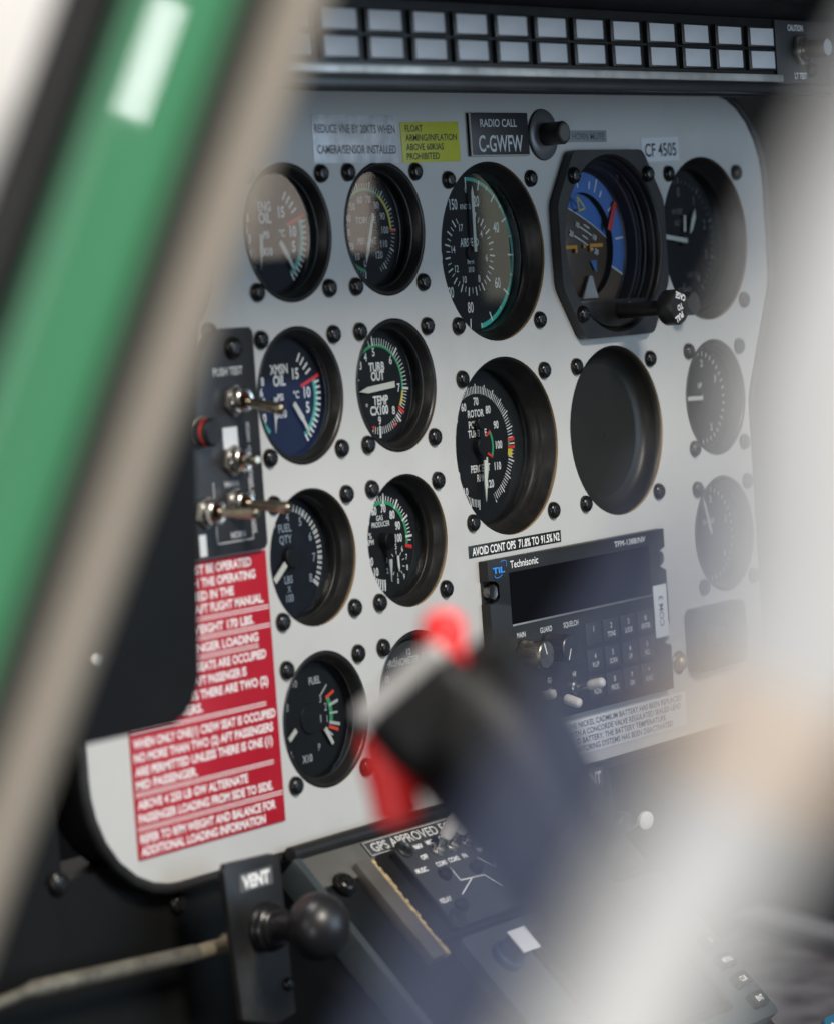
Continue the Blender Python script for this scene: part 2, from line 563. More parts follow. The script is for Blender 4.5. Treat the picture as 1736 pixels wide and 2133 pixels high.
def needle(g, name, pts, n, m=NEEDLE, th=0.5):
    b = MB()
    b.prism(pts, n, n + th)
    return b.build(name, m, g, False)
def bar_pts(x0, y0, x1, y1, w0, w1=None):
    w1 = w0 if w1 is None else w1
    d = Vector((x1 - x0, y1 - y0)).normalized()
    p = Vector((-d.y, d.x))
    return [(x0 - p.x * w0 / 2, y0 - p.y * w0 / 2), (x1 - p.x * w1 / 2, y1 - p.y * w1 / 2),
            (x1 + p.x * w1 / 2, y1 + p.y * w1 / 2), (x0 + p.x * w0 / 2, y0 + p.y * w0 / 2)]
def pointer_pts(x0, y0, x1, y1, w, tip=3.0):
    d = Vector((x1 - x0, y1 - y0)).normalized()
    p = Vector((-d.y, d.x)) * w / 2
    nx, ny = x1 - d.x * tip, y1 - d.y * tip
    return [(x0 - p.x, y0 - p.y), (nx - p.x, ny - p.y), (x1, y1), (nx + p.x, ny + p.y), (x0 + p.x, y0 + p.y)]
def hub(g, r, n0, n1, name='hub', mt=None, u=0, v=0):
    b = MB()
    b.lathe([(r, n0), (r, n1 - .4), (r - .4, n1)], u, v, 32, cap1=True)
    return b.build(name, mt or DIAL, g)

# --- engine oil / transmission oil (twin scale) ---
def oil_gauge(name, label, key, zf, top, tilt, face):
    g = gauge(name, label, key, zf, 'ring', face, tilt=tilt)
    n = -zf + .12
    L = MB()
    L.text(top, -3.2, 11.2, 3.7, n, bold=.015, width=8.2 if top == 'ENG' else 11.5)
    L.text('OIL', -3.4, 6.6, 4.1, n, bold=.02, xs=.85)
    for t, x, y, h in (('15', 7.4, 8.8, 4.2), ('10', 14.2, .8, 4.2), ('5', 13.9, -5.4, 4.2), ('PSI', -3.4, -.2, 2.6), ('°C', 7.0, .2, 2.8), ('X10', -3.4, -7.0, 3.0),
                       ('8', -14.2, 6.8, 3.2), ('6', -15.4, 2.4, 3.2), ('3', -14.0, -1.6, 3.2), ('0', -14.5, -8, 3.4)):
        L.text(t, x, y, h, n, bold=.02, xs=.85)
    L.build('lettering', WPRINT, g, False)
    T = MB()
    for i in range(4):
        T.tick(33 + i * 8.8, 16.2, 20.2, 1.0, n)
    for i in range(12):
        T.tick(77 + i * 6.3, 19.8, 23.0, 1.0, n + .06)
    for i in range(10):
        T.tick(-60 - i * 8, 18.5, 21.5, 1.0, n)
    T.build('tick_marks', WPRINT, g, False)
    A = MB(); A.arc(72, 147, 18.6, 21.0, n); A.build('green_arc', TEAL, g, False)
    A = MB(); A.tick(71.5, 10.8, 23.6, 1.5, n + .1); A.build('red_line', RED, g, False)
    A = MB(); A.arc(-140, -75, 17.4, 19.0, n); A.build('green_arc', TEAL, g, False)
    needle(g, 'needle', bar_pts(3.4, -3.2, 8.5, -10, 2.2, 2.6) , n + 1.0)
    needle(g, 'needle_tip', pointer_pts(8.0, -9.4, 12.0, -15.8, 1.7, 3), n + 1.1)
    needle(g, 'needle', pointer_pts(-8.2, 0, -9.8, -14.5, 1.9, 9), n + 1.0)
    return g
oil_gauge('engine_oil_gauge', 'engine oil gauge with brownish reflection in its glass, reading ENG OIL, beside the green door post', 'eng', 9.0, 'ENG', (0, 0), DIALB)
oil_gauge('transmission_oil_gauge', 'transmission oil gauge with bluish reflection in its glass, reading XMSN OIL, beside the toggle switches', 'xm', 8.0, 'XMSN', (0, 0), DIALB)

# --- torque ---
zf = 10
g = gauge('torque_gauge', 'torque gauge in percent with one long pale needle pointing down', 'tq', zf, 'ring', tilt=(0, 0))
n = -zf + .12
tqa = lambda p: 91 + (p - 100) * 2.63
L = MB()
for p in range(10, 130, 10):
    a = R(tqa(p)); L.text(str(p), 13.2 * sin(a), 13.2 * cos(a), 2.9, n, xs=.85)
L.text('TORQUE', 0, 4.2, 2.7, n, xs=.9); L.text('PERCENT', 0, -4.5, 2.5, n, xs=.85); L.text('0', -2.5, -14, 2.9, n)
L.build('lettering', GPRINT, g, False)
T = MB()
for p in range(0, 126, 2):
    T.tick(tqa(p), 17.6, 20.6 if p % 10 == 0 else 19.8, .8 if p % 10 == 0 else .35, n + .05)
T.build('tick_marks', GPRINT, g, False)
A = MB(); A.arc(-172, 34, 16.6, 17.8, n); A.build('green_arc', GREEN, g, False)
A = MB(); A.arc(34, 90, 16.6, 17.8, n); A.build('yellow_arc', YEL, g, False)
A = MB(); A.tick(92, 16.6, 20.4, .9, n + .08); A.build('red_line', RED, g, False)
needle(g, 'needle', bar_pts(3.4, 7.0, -2.4, -9.5, 1.7, 1.9), n + 1.2)
needle(g, 'needle_tip', pointer_pts(-2.3, -9.2, -4.0, -14.6, 1.9, 5), n + 1.2)

# --- airspeed ---
zf = 13
g = gauge('airspeed_gauge', 'large airspeed indicator with green rim arc and needle pointing to zero', 'asi', zf, 'step')
n = -zf + .12
KN = [(0, 0), (20, 18), (30, 40), (40, 63), (50, 93), (60, 125), (70, 156), (80, 186), (90, 206), (100, 226), (110, 247), (120, 268), (130, 290), (140, 312), (150, 335)]
def interp(tab, x):
    for (a, b), (c, d) in zip(tab, tab[1:]):
        if a <= x <= c:
            return b + (d - b) * (x - a) / (c - a)
L = MB()
for kn in (20, 40, 60, 80, 100, 120, 150):
    a = R(interp(KN, kn)); L.text(str(kn), 24.0 * sin(a), 24.0 * cos(a), 4.6, n, xs=.66)
L.text('0', 0, 28, 2.6, n, xs=.8)
for mp, a in ((4, 49), (6, 100.7), (8, 153.6), (10, 205.6), (12, 239.4), (14, 279.2), (17, 334)):
    L.text(str(mp), 12.7 * sin(R(a)), 12.7 * cos(R(a)), 3.0, n, xs=.8)
L.text('AIRSPEED', 0, 4.8, 3.6, n, xs=.62, bold=.01); L.text('MPH', 0, -3.6, 2.3, n, xs=.75); L.text('X10', 0, -7.2, 2.3, n, xs=.75); L.text('KNOTS', -1.2, 20.6, 2.2, n, xs=.75)
L.build('lettering', WPRINT, g, False)
T = MB()
for kn in range(0, 151, 5):
    a = interp(KN, kn)
    if kn in (5, 10, 15): continue
    T.tick(a, 29.0 if kn % 10 == 0 else 31.4, 33.5, .75 if kn % 10 == 0 else .45, n + .06)
for i in range(34):
    a = 20 + i * 9.4
    T.tick(a, 15.2, 19.0 if i % 2 == 0 else 17.8, .75 if i % 2 == 0 else .45, n)
T.build('tick_marks', WPRINT, g, False)
A = MB(); A.arc(0, 120, 32.0, 33.6, n); A.build('green_arc', TEAL, g, False)
A = MB(); A.arc(120, 172, 31.8, 33.9, n); A.build('teal_arc', mat('bright_teal', (0.05, 0.55, 0.44), .5), g, False)
needle(g, 'needle', pointer_pts(1.0, .5, 1.6, 29.6, 2.0, 3.2), n + 2.0)
hub(g, 3.4, -zf, -zf + 1.2, mt=DIAL)

# --- turbine outlet temperature ---
zf = 10
g = gauge('turbine_temperature_gauge', 'turbine outlet temperature gauge reading TURB OUT TEMP with green rim arc', 'tot', zf, 'ring')
n = -zf + .12
TT = [(1, -95), (2, -71), (3, -49.5), (4, -30), (5, -6), (6, 44), (7, 96), (8, 138), (9, 182)]
L = MB()
for t, a in TT[1:]:
    L.text(str(t), 14.6 * sin(R(a)), 14.6 * cos(R(a)), 3.4, n, xs=.85, bold=.01)
for t, x, y, h in (('TURB', 0, 8.2, 3.6), ('OUT', .3, 4.3, 3.6), ('TEMP', 1.2, -6.0, 3.6), ('CX100', -.2, -10.2, 3.6)):
    L.text(t, x, y, h, n, xs=.82, bold=.02)
L.text('o', -8.6, -7.2, 2.0, n)
L.build('lettering', WPRINT, g, False)
T = MB()
for t in range(5, 9):
    a0, a1 = interp(TT, t), interp(TT, t + 1)
    for i in range(10):
        T.tick(a0 + (a1 - a0) * i / 10, 17.3, 21.4 if i == 0 else 20.4, 1.0 if i == 0 else .38, n + .05)
for a in (-32, -14, 182, 187, 192, 197):
    T.tick(a, 17.4, 20.4, .4, n + .05)
T.tick(182, 16.9, 22.0, 1.1, n + .07)
T.build('tick_marks', WPRINT, g, False)
A = MB(); A.arc(-36, 100, 16.6, 17.9, n); A.build('green_arc', GREEN, g, False)
A = MB(); A.arc(100, 122, 16.6, 17.9, n); A.build('yellow_arc', YEL, g, False)
A = MB(); A.tick(126, 16.4, 21, 1.3, n + .08); A.build('red_line', RED, g, False)
A = MB(); A.flat([(8.6, -18.4), (11, -17.4), (10.6, -15.6)], n + .08); A.flat([(-6.2, -16.8), (-4.4, -16.4), (-5.2, -18.6)], n + .08); A.build('red_mark', RED, g, False)
needle(g, 'needle', pointer_pts(9.6, 0.2, -15.2, -1.6, 2.7, 6), n + 1.3)

# --- rotor / power turbine ---
zf = 16
g = gauge('rotor_turbine_gauge', 'large dual tachometer reading ROTOR POWER TURBINE PERCENT RPM, needle at bottom', 'rot', zf, 'step')
n = -zf + .12
RT = [(0, -175), (10, -148), (60, -27), (70, 1), (80, 30), (90, 59), (100, 91), (110, 125), (120, 157)]
L = MB()
for p, rr_ in ((10, 22.5), (20, 21), (30, 21), (40, 21), (50, 21), (60, 20.4), (70, 20.2), (80, 18.4), (90, 17), (100, 15.8), (110, 16.8), (120, 18.6)):
    a = R(interp(RT, p)); L.text(str(p), rr_ * sin(a), rr_ * cos(a), 3.3, n, xs=.78, bold=.015)
for t, x, y in (('ROTOR', -.4, 14.9), ('POWER', -.2, 10.0), ('TURBINE', -.2, 6.0), ('PERCENT', .4, -9.6), ('RPM', .4, -13.8)):
    L.text(t, x, y, 3.1, n, xs=.78, bold=.015)
L.build('lettering', WPRINT, g, False)
T = MB()
for p in range(0, 122, 1):
    if 18 < p < 50 and p % 2: continue
    a = interp(RT, min(p, 120))
    T.tick(a, 23.6, 28.0 if p % 5 == 0 else 27.0, .6 if p % 5 == 0 else .4, n)
T.build('tick_marks', WPRINT, g, False)
A = MB(); A.tick(86.5, 22.8, 28, 1.4, n + .07); A.tick(94.5, 22.8, 28, 1.3, n + .07); A.build('red_line', RED, g, False)
A = MB(); A.arc(88, 93, 22.8, 24.2, n + .05); A.build('green_arc', GREEN, g, False)
A = MB(); A.arc(96.5, 104, 22.8, 26, n + .06); A.build('yellow_arc', YEL, g, False)
A = MB(); A.arc(56, 116, 10.4, 11.7, n + .03); A.build('green_arc', GREEN, g, False)
A = MB(); A.tick(56, 7.6, 11.7, 1.1, n + .07); A.tick(117, 7.6, 11.7, 1.1, n + .07); A.build('red_line', RED, g, False)
hub(g, 4.2, -zf, -zf + 3.2)
needle(g, 'needle_tail', bar_pts(0, 0, -.6, 9.5, 4.0, 3.4), n + 2.4, DIAL)
hub(g, 3.0, -zf + 2.4, -zf + 3.6, 'tail_disc', DIAL, -.6, 10.4)
needle(g, 'needle', pointer_pts(-.2, -6.0, -1.6, -24.5, 2.0, 8), n + 3.0)
needle(g, 'needle', pointer_pts(1.6, -4.8, 1.2, -15.5, 2.2, 4), n + 2.2)
needle(g, 'counterweight', bar_pts(-.1, 0, -.2, -6.2, 3.0, 2.2), n + 2.6, DIAL)

# --- blanked hole ---
x, y, rr = HOLES['hole']
g = thing('blank_gauge_cover', 'plain dark blank cover in the large round hole without any dial', 'cover', x, y)
MATTE = mat('matte_olive_black', (0.014, 0.014, 0.012), 0.42, spec=.35, var=0.12, vscale=40, bump=0.15, bscale=1500)
m = MB()
m.lathe([(rr - .05, -1.7), (rr - .4, -1.0), (rr - .9, -1.2), (rr - 1.3, -3.5), (rr - 2.4, -7.5), (rr - 4.2, -9.4), (rr - 8, -10.2)], seg=72)
m.build('cup_wall', MATTE, g, ang=60)
m = MB(); m.disc(rr - 7.9, -10.2); m.build('cover_plate', MATTE, g)
m = MB(); m.lathe([(.8, -10.2), (.6, -9.9)], 4, -2, 12, cap1=True); m.build('rivet', BEZEL, g)
for a, b in ((-1, 1), (1, 1), (-1, -1), (1, -1)):
    screw(g, a * 31.4, b * 31.4)

# --- fuel quantity ---
zf = 13
g = gauge('fuel_quantity_gauge', 'fuel quantity gauge reading FUEL QTY LBS X 100 with short white needle', 'fq', zf, 'step', DIALB)
n = -zf + .12
FQ = [(1, -80), (2, -55), (3, -28), (4, 3), (5, 33), (6, 64.5), (7, 95.5), (8, 126)]
L = MB()
for t, a in FQ[1:]:
    L.text(str(t), 16.6 * sin(R(a)), 16.6 * cos(R(a)), 3.4, n, xs=.85)
for t, y, h in (('FUEL', 12.2, 3.2), ('QTY', 7.6, 3.2), ('LBS', -9.0, 3.0), ('X', -12.9, 2.6), ('100', -16.6, 3.0)):
    L.text(t, -1.2, y, h, n, xs=.85, bold=.01)
L.build('lettering', mat('cool_print', (0.30, 0.35, 0.42), .6), g, False)
T = MB()
for t in range(4, 8):
    a0, a1 = interp(FQ, t), interp(FQ, t + 1)
    for i in range(5):
        T.tick(a0 + (a1 - a0) * i / 5, 19.0, 22.0, 1.1 if i else 1.7, n)
T.tick(126, 18.5, 22.4, 1.7, n)
T.build('tick_marks', GPRINT, g, False)
needle(g, 'needle', bar_pts(-4.4, -2.2, -12.4, -8.6, 2.6), n + 1.4)
hub(g, 4.4, -zf, -zf + 2.6)

# --- gas producer ---
zf = 13
g = gauge('gas_producer_gauge', 'gas producer tachometer with green rim arc and small inset subdial', 'gp', zf, 'step')
n = -zf + .12
GP = [(0, -176.5), (10, -152), (20, -128), (30, -103), (40, -78), (50, -50), (60, -22), (70, 5), (80, 34.5), (90, 62.5), (100, 89), (104, 100)]
L = MB()
for p, rr_ in ((10, 14.3), (20, 12.9), (30, 14), (40, 14), (50, 14.3), (60, 14.2), (70, 13.8), (80, 12.7), (90, 11.9), (100, 10.6)):
    a = R(interp(GP, p)); L.text(str(p), rr_ * sin(a), rr_ * cos(a), 3.3, n, xs=.74, bold=.02)
L.text('GAS', -1.8, 9.9, 2.1, n, xs=.85, bold=.01); L.text('PRODUCER', -1.3, 7.2, 2.1, n, xs=.8, bold=.01); L.text('%', -9.2, 3.0, 2.4, n); L.text('RPM', -9.6, .2, 2.2, n, bold=.015)
for i in range(10):
    a = R(180 + i * 36); rr_ = 7.4
    L.text(str(i), 8.2 + rr_ * sin(a), -10.7 + rr_ * cos(a), 2.3, n, xs=.8, bold=.01)
    L.tick(180 + i * 36, 4.0, 5.6, .35, n, 8.2, -10.7)
L.build('lettering', WPRINT, g, False)
T = MB()
for p in range(0, 12, 2):
    T.tick(interp(GP, p), 16.6, 21.4, .9, n)
for p in range(50, 104, 2):
    T.tick(interp(GP, p), 17.0 if p % 10 else 15.6, 20.2 if p % 10 == 0 else 19.2, 1.0 if p % 10 == 0 else .5, n + .05)
T.build('tick_marks', WPRINT, g, False)
A = MB(); A.arc(-30, 100, 15.6, 17.0, n); A.build('green_arc', GREEN, g, False)
A = MB(); A.tick(103, 15.2, 20.0, 1.5, n + .08); A.build('red_line', RED, g, False)
A = MB(); A.disc(3.8, n + .05, 8.2, -10.7, 32); A.build('subdial_disc', DIAL, g)
needle(g, 'subdial_needle', pointer_pts(8.0, -7.2, 8.2, -14.2, 1.2, 2), n + .6, WPRINT)
needle(g, 'needle', pointer_pts(1.2, -8.0, 0.8, -17.4, 2.0, 8), n + 1.8, GPRINT)
hub(g, 3.6, -zf, -zf + 4.0)
needle(g, 'needle_body', bar_pts(0, 0, .9, -8.2, 3.4, 2.4), n + 1.6, DIAL)

# --- fuel pressure / DC load ---
zf = 8.5
g = gauge('fuel_pressure_gauge', 'fuel pressure and load gauge reading FUEL DC PSI between red placard and control grip', 'fp', zf, 'ring')
n = -zf + .12
L = MB()
for t, x, y, h in (('FUEL', 5.0, 15.2, 2.9), ('DC PSI', 2.4, -1.0, 2.9), ('X10', -3.4, -16, 3.0), ('P', 5.0, -12.4, 2.8), ('3', 7.8, 7.2, 3.0), ('2', 10.9, 3.4, 3.2), ('1', 11.4, -1.6, 3.0),
                   ('10', -8.0, 15.4, 2.8), ('3', -14, 6.6, 3.0), ('L', -13, -12.8, 2.6)):
    L.text(t, x, y, h, n, xs=.85, bold=.01 if t in ('FUEL', 'DC PSI', 'X10') else 0)
L.build('lettering', GPRINT, g, False)
T = MB()
T.line(8.3, 8.7, 12.6, 12.4, .7, n); T.line(13.3, 3.7, 19.3, 5.0, 1.3, n + .06); T.line(13.4, .4, 18.6, .2, .9, n + .06); T.line(12.7, -3.2, 19.6, -5.0, 1.3, n + .06)
T.line(11.2, -6.4, 14.6, -8.9, .7, n)
T.build('tick_marks', GPRINT, g, False)
A = MB(); A.arc(60, 105, 13.2, 15.4, n); A.build('green_arc', GREEN, g, False)
A = MB(); A.line(11.3, 7.0, 17.0, 9.3, 1.3, n + .08); A.line(12.2, -4.9, 18.3, -7.1, 1.4, n + .08); A.build('red_line', mat('orange_red', (0.85, .07, .03), .5), g, False)
needle(g, 'needle', bar_pts(8.2, -5.2, 12.6, -12.2, 2.2, 1.6), n + .9)
needle(g, 'needle', bar_pts(-10.8, -3.1, -15.8, -6.6, 2.0), n + .9)
hub(g, 6.5, -zf, -zf + .8)

# --- chronometer behind the grip ---
g = gauge('chronometer', 'greyish clock dial mostly hidden behind the black control grip', 'chr', 4.0, 'ring', mat('clock_grey', (0.05, .05, .048), .35), glassn=-1.6)
n = -4 + .12
L = MB(); L.text('CHRONOMETER', -6, 15.5, 2.8, n, xs=.85)
for h in range(1, 13):
    L.text(str(h), 19 * sin(R(h * 30)), 19 * cos(R(h * 30)), 2.6, n)
L.build('lettering', GPRINT, g, False)
needle(g, 'hour_hand', pointer_pts(0, 0, 8, 6, 1.2), n + .5)
needle(g, 'minute_hand', pointer_pts(0, 0, -3, -15, 1.0), n + .9)

# --- altimeter ---
zf = 14
g = gauge('altimeter', 'large dark altimeter with three pale hands beside the rounded panel corner', 'alt', zf, 'step')
n = -zf + .12
L = MB()
for d in range(10):
    a = R(d * 36); L.text(str(d), 23.4 * sin(a), 23.4 * cos(a), 4.4, n, xs=.75)
L.text('ALT', -2, 8.5, 2.6, n); L.text('100 FEET', -2, 14, 2.4, n, xs=.8); L.text('1 0 1 3', 8, -17, 2.6, n); L.text('ALTITUDE', 0, -24, 2.0, n)
L.build('lettering', DPRINT, g, False)
T = MB()
for i in range(50):
    T.tick(i * 7.2, 27.5, 30.5 if i % 5 == 0 else 29.4, .8 if i % 5 == 0 else .4, n)
T.build('tick_marks', DPRINT, g, False)
needle(g, 'hundreds_hand', bar_pts(1.5, -.4, -21, 2.4, 2.2), n + 2.2)
needle(g, 'thousands_hand', [(5.2, 3.0), (7.6, 4.4), (11.4, 10.6), (11.2, 15.0), (7.6, 10.4)], n + 1.6)
needle(g, 'small_hand', bar_pts(1.2, 4.0, 2.0, 12, 1.9), n + 1.2)
hub(g, 3, -zf, -zf + 2)
m = MB(); m.lathe([(3.2, -2), (3.2, 2), (5.2, 2.3), (5.6, 3), (5.6, 12.5), (5.1, 13.2)], -36, -30.6, 32, cap1=True); m.build('baro_knob', DNICKEL, g)

# --- small right-hand gauges and left gauge ---
def plain_gauge(name, label, key, zf, nums, nd, txt, r=17, h=3.2, skip=()):
    g = gauge(name, label, key, zf, 'ring', skip=skip)
    n = -zf + .12
    L = MB()
    for t, a in nums:
        L.text(t, r * sin(R(a)), r * cos(R(a)), h, n)
    L.text(txt, 0, 6, 2.4, n)
    L.build('lettering', WPRINT, g, False)
    T = MB()
    for i in range(36):
        T.tick(i * 10, HOLES[key][2] - 7.6, HOLES[key][2] - 5.4, .7, n)
    T.build('tick_marks', WPRINT, g, False)
    needle(g, 'needle', pointer_pts(*nd, 2.0, 4), n + 1)
    hub(g, 2.6, -zf, -zf + 1.6)
    return g
plain_gauge('vertical_speed_gauge', 'small vertical speed gauge with numerals 1 and 2 under the altimeter', 'vsi', 9, [('0', -90), ('1', -35), ('2', 10), ('3', 60), ('2', 150), ('1', 215)], (0, 0, -19, .5), 'UP')
plain_gauge('loadmeter_gauge', 'small dark gauge with upright pale needle below the vertical speed gauge', 'trq2', 9, [('0', -130), ('1', -60), ('2', 10), ('3', 70), ('4', 130)], (0, 0, -6, 18), 'GAUGE')
plain_gauge('left_flight_gauge', 'large dial almost hidden behind the beige edge of the green post', 'left', 12, [('5', -90), ('10', -30), ('15', 30), ('20', 90)], (0, 0, 10, 20), 'N', 24, 4)

# --- attitude indicator ---
x, y, rr = HOLES['ai']
g = thing('attitude_indicator', 'attitude indicator with blue and brown horizon ball in an eight sided black bezel', 'gauge', x, y, 0, 'round panel gauges')
AIBZ = mat('attitude_bezel', (0.022, 0.024, 0.028), 0.42, var=.2, vscale=50, bump=.12, bscale=1500, rvar=.1)
oct_ = [(-45, 19), (-45, -19), (-29, -43), (29, -43), (45, -19), (45, 19), (29, 43), (-29, 43)]
oct_ = [(a, -b) for a, b in oct_]
o8 = []
for i in range(8):
    a, b, c = Vector(oct_[i - 1]), Vector(oct_[i]), Vector(oct_[(i + 1) % 8])
    o8 += [tuple(b + (a - b).normalized() * 3), tuple(b + ((a - b).normalized() + (c - b).normalized()) * .8), tuple(b + (c - b).normalized() * 3)]
filled_curve('bezel_plate', [o8, circle(0, 0, 41.0)], 5.0, [AIBZ, BLACK], g, 5.0)
m = MB()
m.lathe([(41.3, 4.0), (40.9, 4.7), (40.2, 4.5), (39.7, 3.4), (39.9, 2.0), (38.9, 1.4), (38.6, -2.2), (37.6, -2.6), (37.4, -6), (36.2, -6.4), (35.8, -11.6), (34.0, -12.5)], seg=80)
m.build('window_ring', BEZEL, g, ang=50)
BROWN = mat('horizon_brown', (0.088, 0.055, 0.032), 0.5, var=.15, vscale=60)
SKY = mat('horizon_blue', (0.075, 0.20, 0.56), 0.5, var=.12, vscale=40)
m = MB(); m.arc(-65, 115, 24.6, 34.0, -12); m.build('sky_ring', SKY, g, False)
m = MB(); m.arc(115, 295, 24.6, 34.0, -12); m.build('ground_ring', BROWN, g, False)
m = MB()
for a in (-65, 115): m.tick(a, 24.6, 34, .8, -11.9)
for a in (-35, -5, 15, 25, 35, 55, 85): m.tick(a, 27, 33.6 if a % 30 == 25 else 30.5, .9, -11.9)
m.build('ring_marks', WPRINT, g, False)
RS, ca, sa = 110.0, cos(R(24)), sin(R(24))
def ball(p, q):   # rotated coords (p along horizon, q towards the sky) -> u, v, n
    r2 = p * p + q * q
    return (p * ca + q * sa, -p * sa + q * ca, -13.6 - (RS - math.sqrt(max(RS * RS - r2, 0))) + 1.2)
def ball_strip(q0, q1, k, name, mt, lift=0.0, plim=None):
    m = MB()
    for j in range(k):
        qa, qb = q0 + (q1 - q0) * j / k, q0 + (q1 - q0) * (j + 1) / k
        for i in range(16):
            def pt(q, t):
                lim = math.sqrt(max(24.7 ** 2 - q * q, 0)) if plim is None else plim
                a = ball(-lim + 2 * lim * t, q)
                return (a[0], a[1], a[2] + lift)
            f = [pt(qa, i / 16), pt(qa, (i + 1) / 16), pt(qb, (i + 1) / 16), pt(qb, i / 16)]
            try: m.poly(f)
            except ValueError: pass
    bmesh.ops.remove_doubles(m.bm, verts=m.bm.verts, dist=1e-7)
    m.build(name, mt, g)
ball_strip(-24.6, 12.4, 14, 'horizon_ball', BROWN)
ball_strip(12.9, 24.65, 8, 'horizon_sky', SKY)
ball_strip(12.4, 12.9, 1, 'horizon_line', WPRINT)
m = MB()
for q, hw in ((9.6, 2.4), (7.2, 5.5), (4.2, 2.4), (1.4, 8.5)):
    for i in range(8):
        p0, p1 = -hw + 2 * hw * i / 8, -hw + 2 * hw * (i + 1) / 8
        f = [ball(p0, q - .35), ball(p1, q - .35), ball(p1, q + .35), ball(p0, q + .35)]
        m.poly([(a, b, c + .25) for a, b, c in f])
for t, p, q in (('10', -7.6, 7.2), ('10', 7.6, 7.2), ('20', -11, 1.4), ('20', 11, 1.4)):
    a = ball(p, q); m.text(t, a[0], a[1], 2.4, a[2] + .6, bold=.02, rot=-24)
m.build('pitch_marks', WPRINT, g, False)
ORA = mat('symbol_orange', (0.85, .36, .03), .5)
m = MB()
m.box(-21, -7.2, -1.3, .3, -12.2, -11.2); m.box(-8.8, -7.2, -3.2, -1.3, -12.2, -11.2); m.box(3.6, 14.5, -1.0, .6, -12.2, -11.2); m.box(3.6, 5.2, -3.0, -1.0, -12.2, -11.2)
m.box(-1.7, -.1, -1.2, .3, -12.2, -11.2)
m.build('aircraft_symbol', ORA, g)
m = MB()
T3 = [(-4.4, 23.0), (1.8, 17.2), (-3.6, 16.0)]
for a, b in zip(T3, T3[1:] + T3[:1]): m.line(*a, *b, .9, -11.2)
m.build('bank_pointer', YEL, g)
m = MB(); m.prism(bar_pts(27.0, 19.6, 20.6, 6.4, 2.4, 3.2), -11.6, -10.6, .4); m.build('warning_flag', mat('flag_red', (.85, .03, .03), .4), g)
m = MB(); m.prism([(-4.6, -24.6), (8.0, -24.6), (4.0, -14.2), (1.6, -14.2)], -12.0, -11.2); m.build('pointer_mast', mat('mast_grey', (.42, .44, .47), .5), g, False)
m = MB(); m.flat([(4.2, -7.2), (9.6, -7.0), (9.0, -13.2)], -11.9); m.build('blue_marker', SKY, g, False)
m = MB()
seg_ = [(38.4 * sin(R(a)), 38.4 * cos(R(a))) for a in range(229, 130, -4)]
m.prism(seg_, -8, 2.5, .5); m.build('lower_mask', BLACK, g)
m = MB(); m.lathe([(2.6, 2.4), (2.6, 2.9), (2.2, 3.1)], 12.5, -30, 24, cap1=True); m.build('mask_plug', mat('plug_grey', (.07, .07, .065), .5), g)
m = MB(); m.disc(38.7, -1.2); m.build('glass', GLASS, g)
for a, b in ((-1, 1), (1, 1), (-1, -1)):
    screw(g, a * 31.4, b * 31.4, 5.0)
m = MB()
m.lathe([(3.6, 3), (3.6, 26.5), (7.4, 27), (8.2, 28.2), (8.2, 33.8), (7.4, 35)], 4.5, -31.4, 40, cap1=True)
kn = m.build('cage_knob', BLACK, g)
m = MB()
m.text('PULL', 3.3, -36.0, 2.7, 35.1, rot=205, bold=.02, xs=.8); m.text('TO', 4.5, -31.4, 2.5, 35.1, rot=195, bold=.02); m.text('CAGE', 5.4, -26.6, 2.7, 35.1, rot=165, bold=.02, xs=.8)
m.build('knob_lettering', WPRINT, kn, False)

# ================================================================== PLACARDS AND STICKERS
def placard(name, label, x0, x1, y0, y1, col, th=.35, z=0, bev=.1, cat='placard', group=None, rot=0, skew=0):
    cx, cy = (x0 + x1) / 2, (y0 + y1) / 2
    o = thing(name, label, cat, cx, cy, z, group)
    o.rotation_euler[1] = R(rot)
    w, h = (x1 - x0) / 2, (y1 - y0) / 2
    m = MB(); m.box(-w, w, -h, h, 0.02, th, bev)
    m.build('plate', col, o)
    return o, w, h, th + .06
REDP = mat('red_placard', (0.40, 0.008, 0.022), 0.38, var=.1, vscale=20, rvar=.08)
RTXT = mat('placard_white', (.78, .74, .74), .6)
o, w, h, n = placard('red_limits_placard', 'tall red placard with rows of white loading limits text', -262.8, -174, 113.6, 222.8, REDP, .8)
L = MB()
cy0 = (113.6 + 222.8) / 2
lines = [(117.2, 'THIS HELICOPTER MUST BE OPERATED', 78), (122.3, 'IN COMPLIANCE WITH THE OPERATING', 80), (127.4, 'LIMITATIONS SPECIFIED IN THE', 66), (132.4, 'APPROVED ROTORCRAFT FLIGHT MANUAL.', 84),
         (140.2, 'MINIMUM CREW WEIGHT 170 LBS.', 77), (147.4, 'CREW AND PASSENGER LOADING', 79),
         (154.6, 'WHEN BOTH CREW SEATS ARE OCCUPIED', 83), (160.0, 'NO MORE THAN ONE AFT PASSENGER IS', 70), (165.3, 'PERMITTED UNLESS THERE ARE TWO (2)', 83), (170.4, 'MID PASSENGERS.', 42),
         (178.8, 'WHEN ONLY ONE(1) CREW SEAT IS OCCUPIED', 86), (184.1, 'NO MORE THAN TWO (2) AFT PASSENGERS', 84), (189.4, 'ARE PERMITTED UNLESS THERE IS ONE (1)', 83), (194.5, 'MID PASSENGER.', 36),
         (202.0, 'ABOVE 4 250 LB GW ALTERNATE', 66), (207.3, 'PASSENGER LOADING FROM SIDE TO SIDE.', 81), (215.0, 'REFER TO RFM WEIGHT AND BALANCE FOR', 82), (219.8, 'ADDITIONAL LOADING INFORMATION', 75)]
for yy, t, wd in lines:
    L.text(t, -w + 1.2, cy0 - yy, 3.25, n, 'L', .02, width=wd)
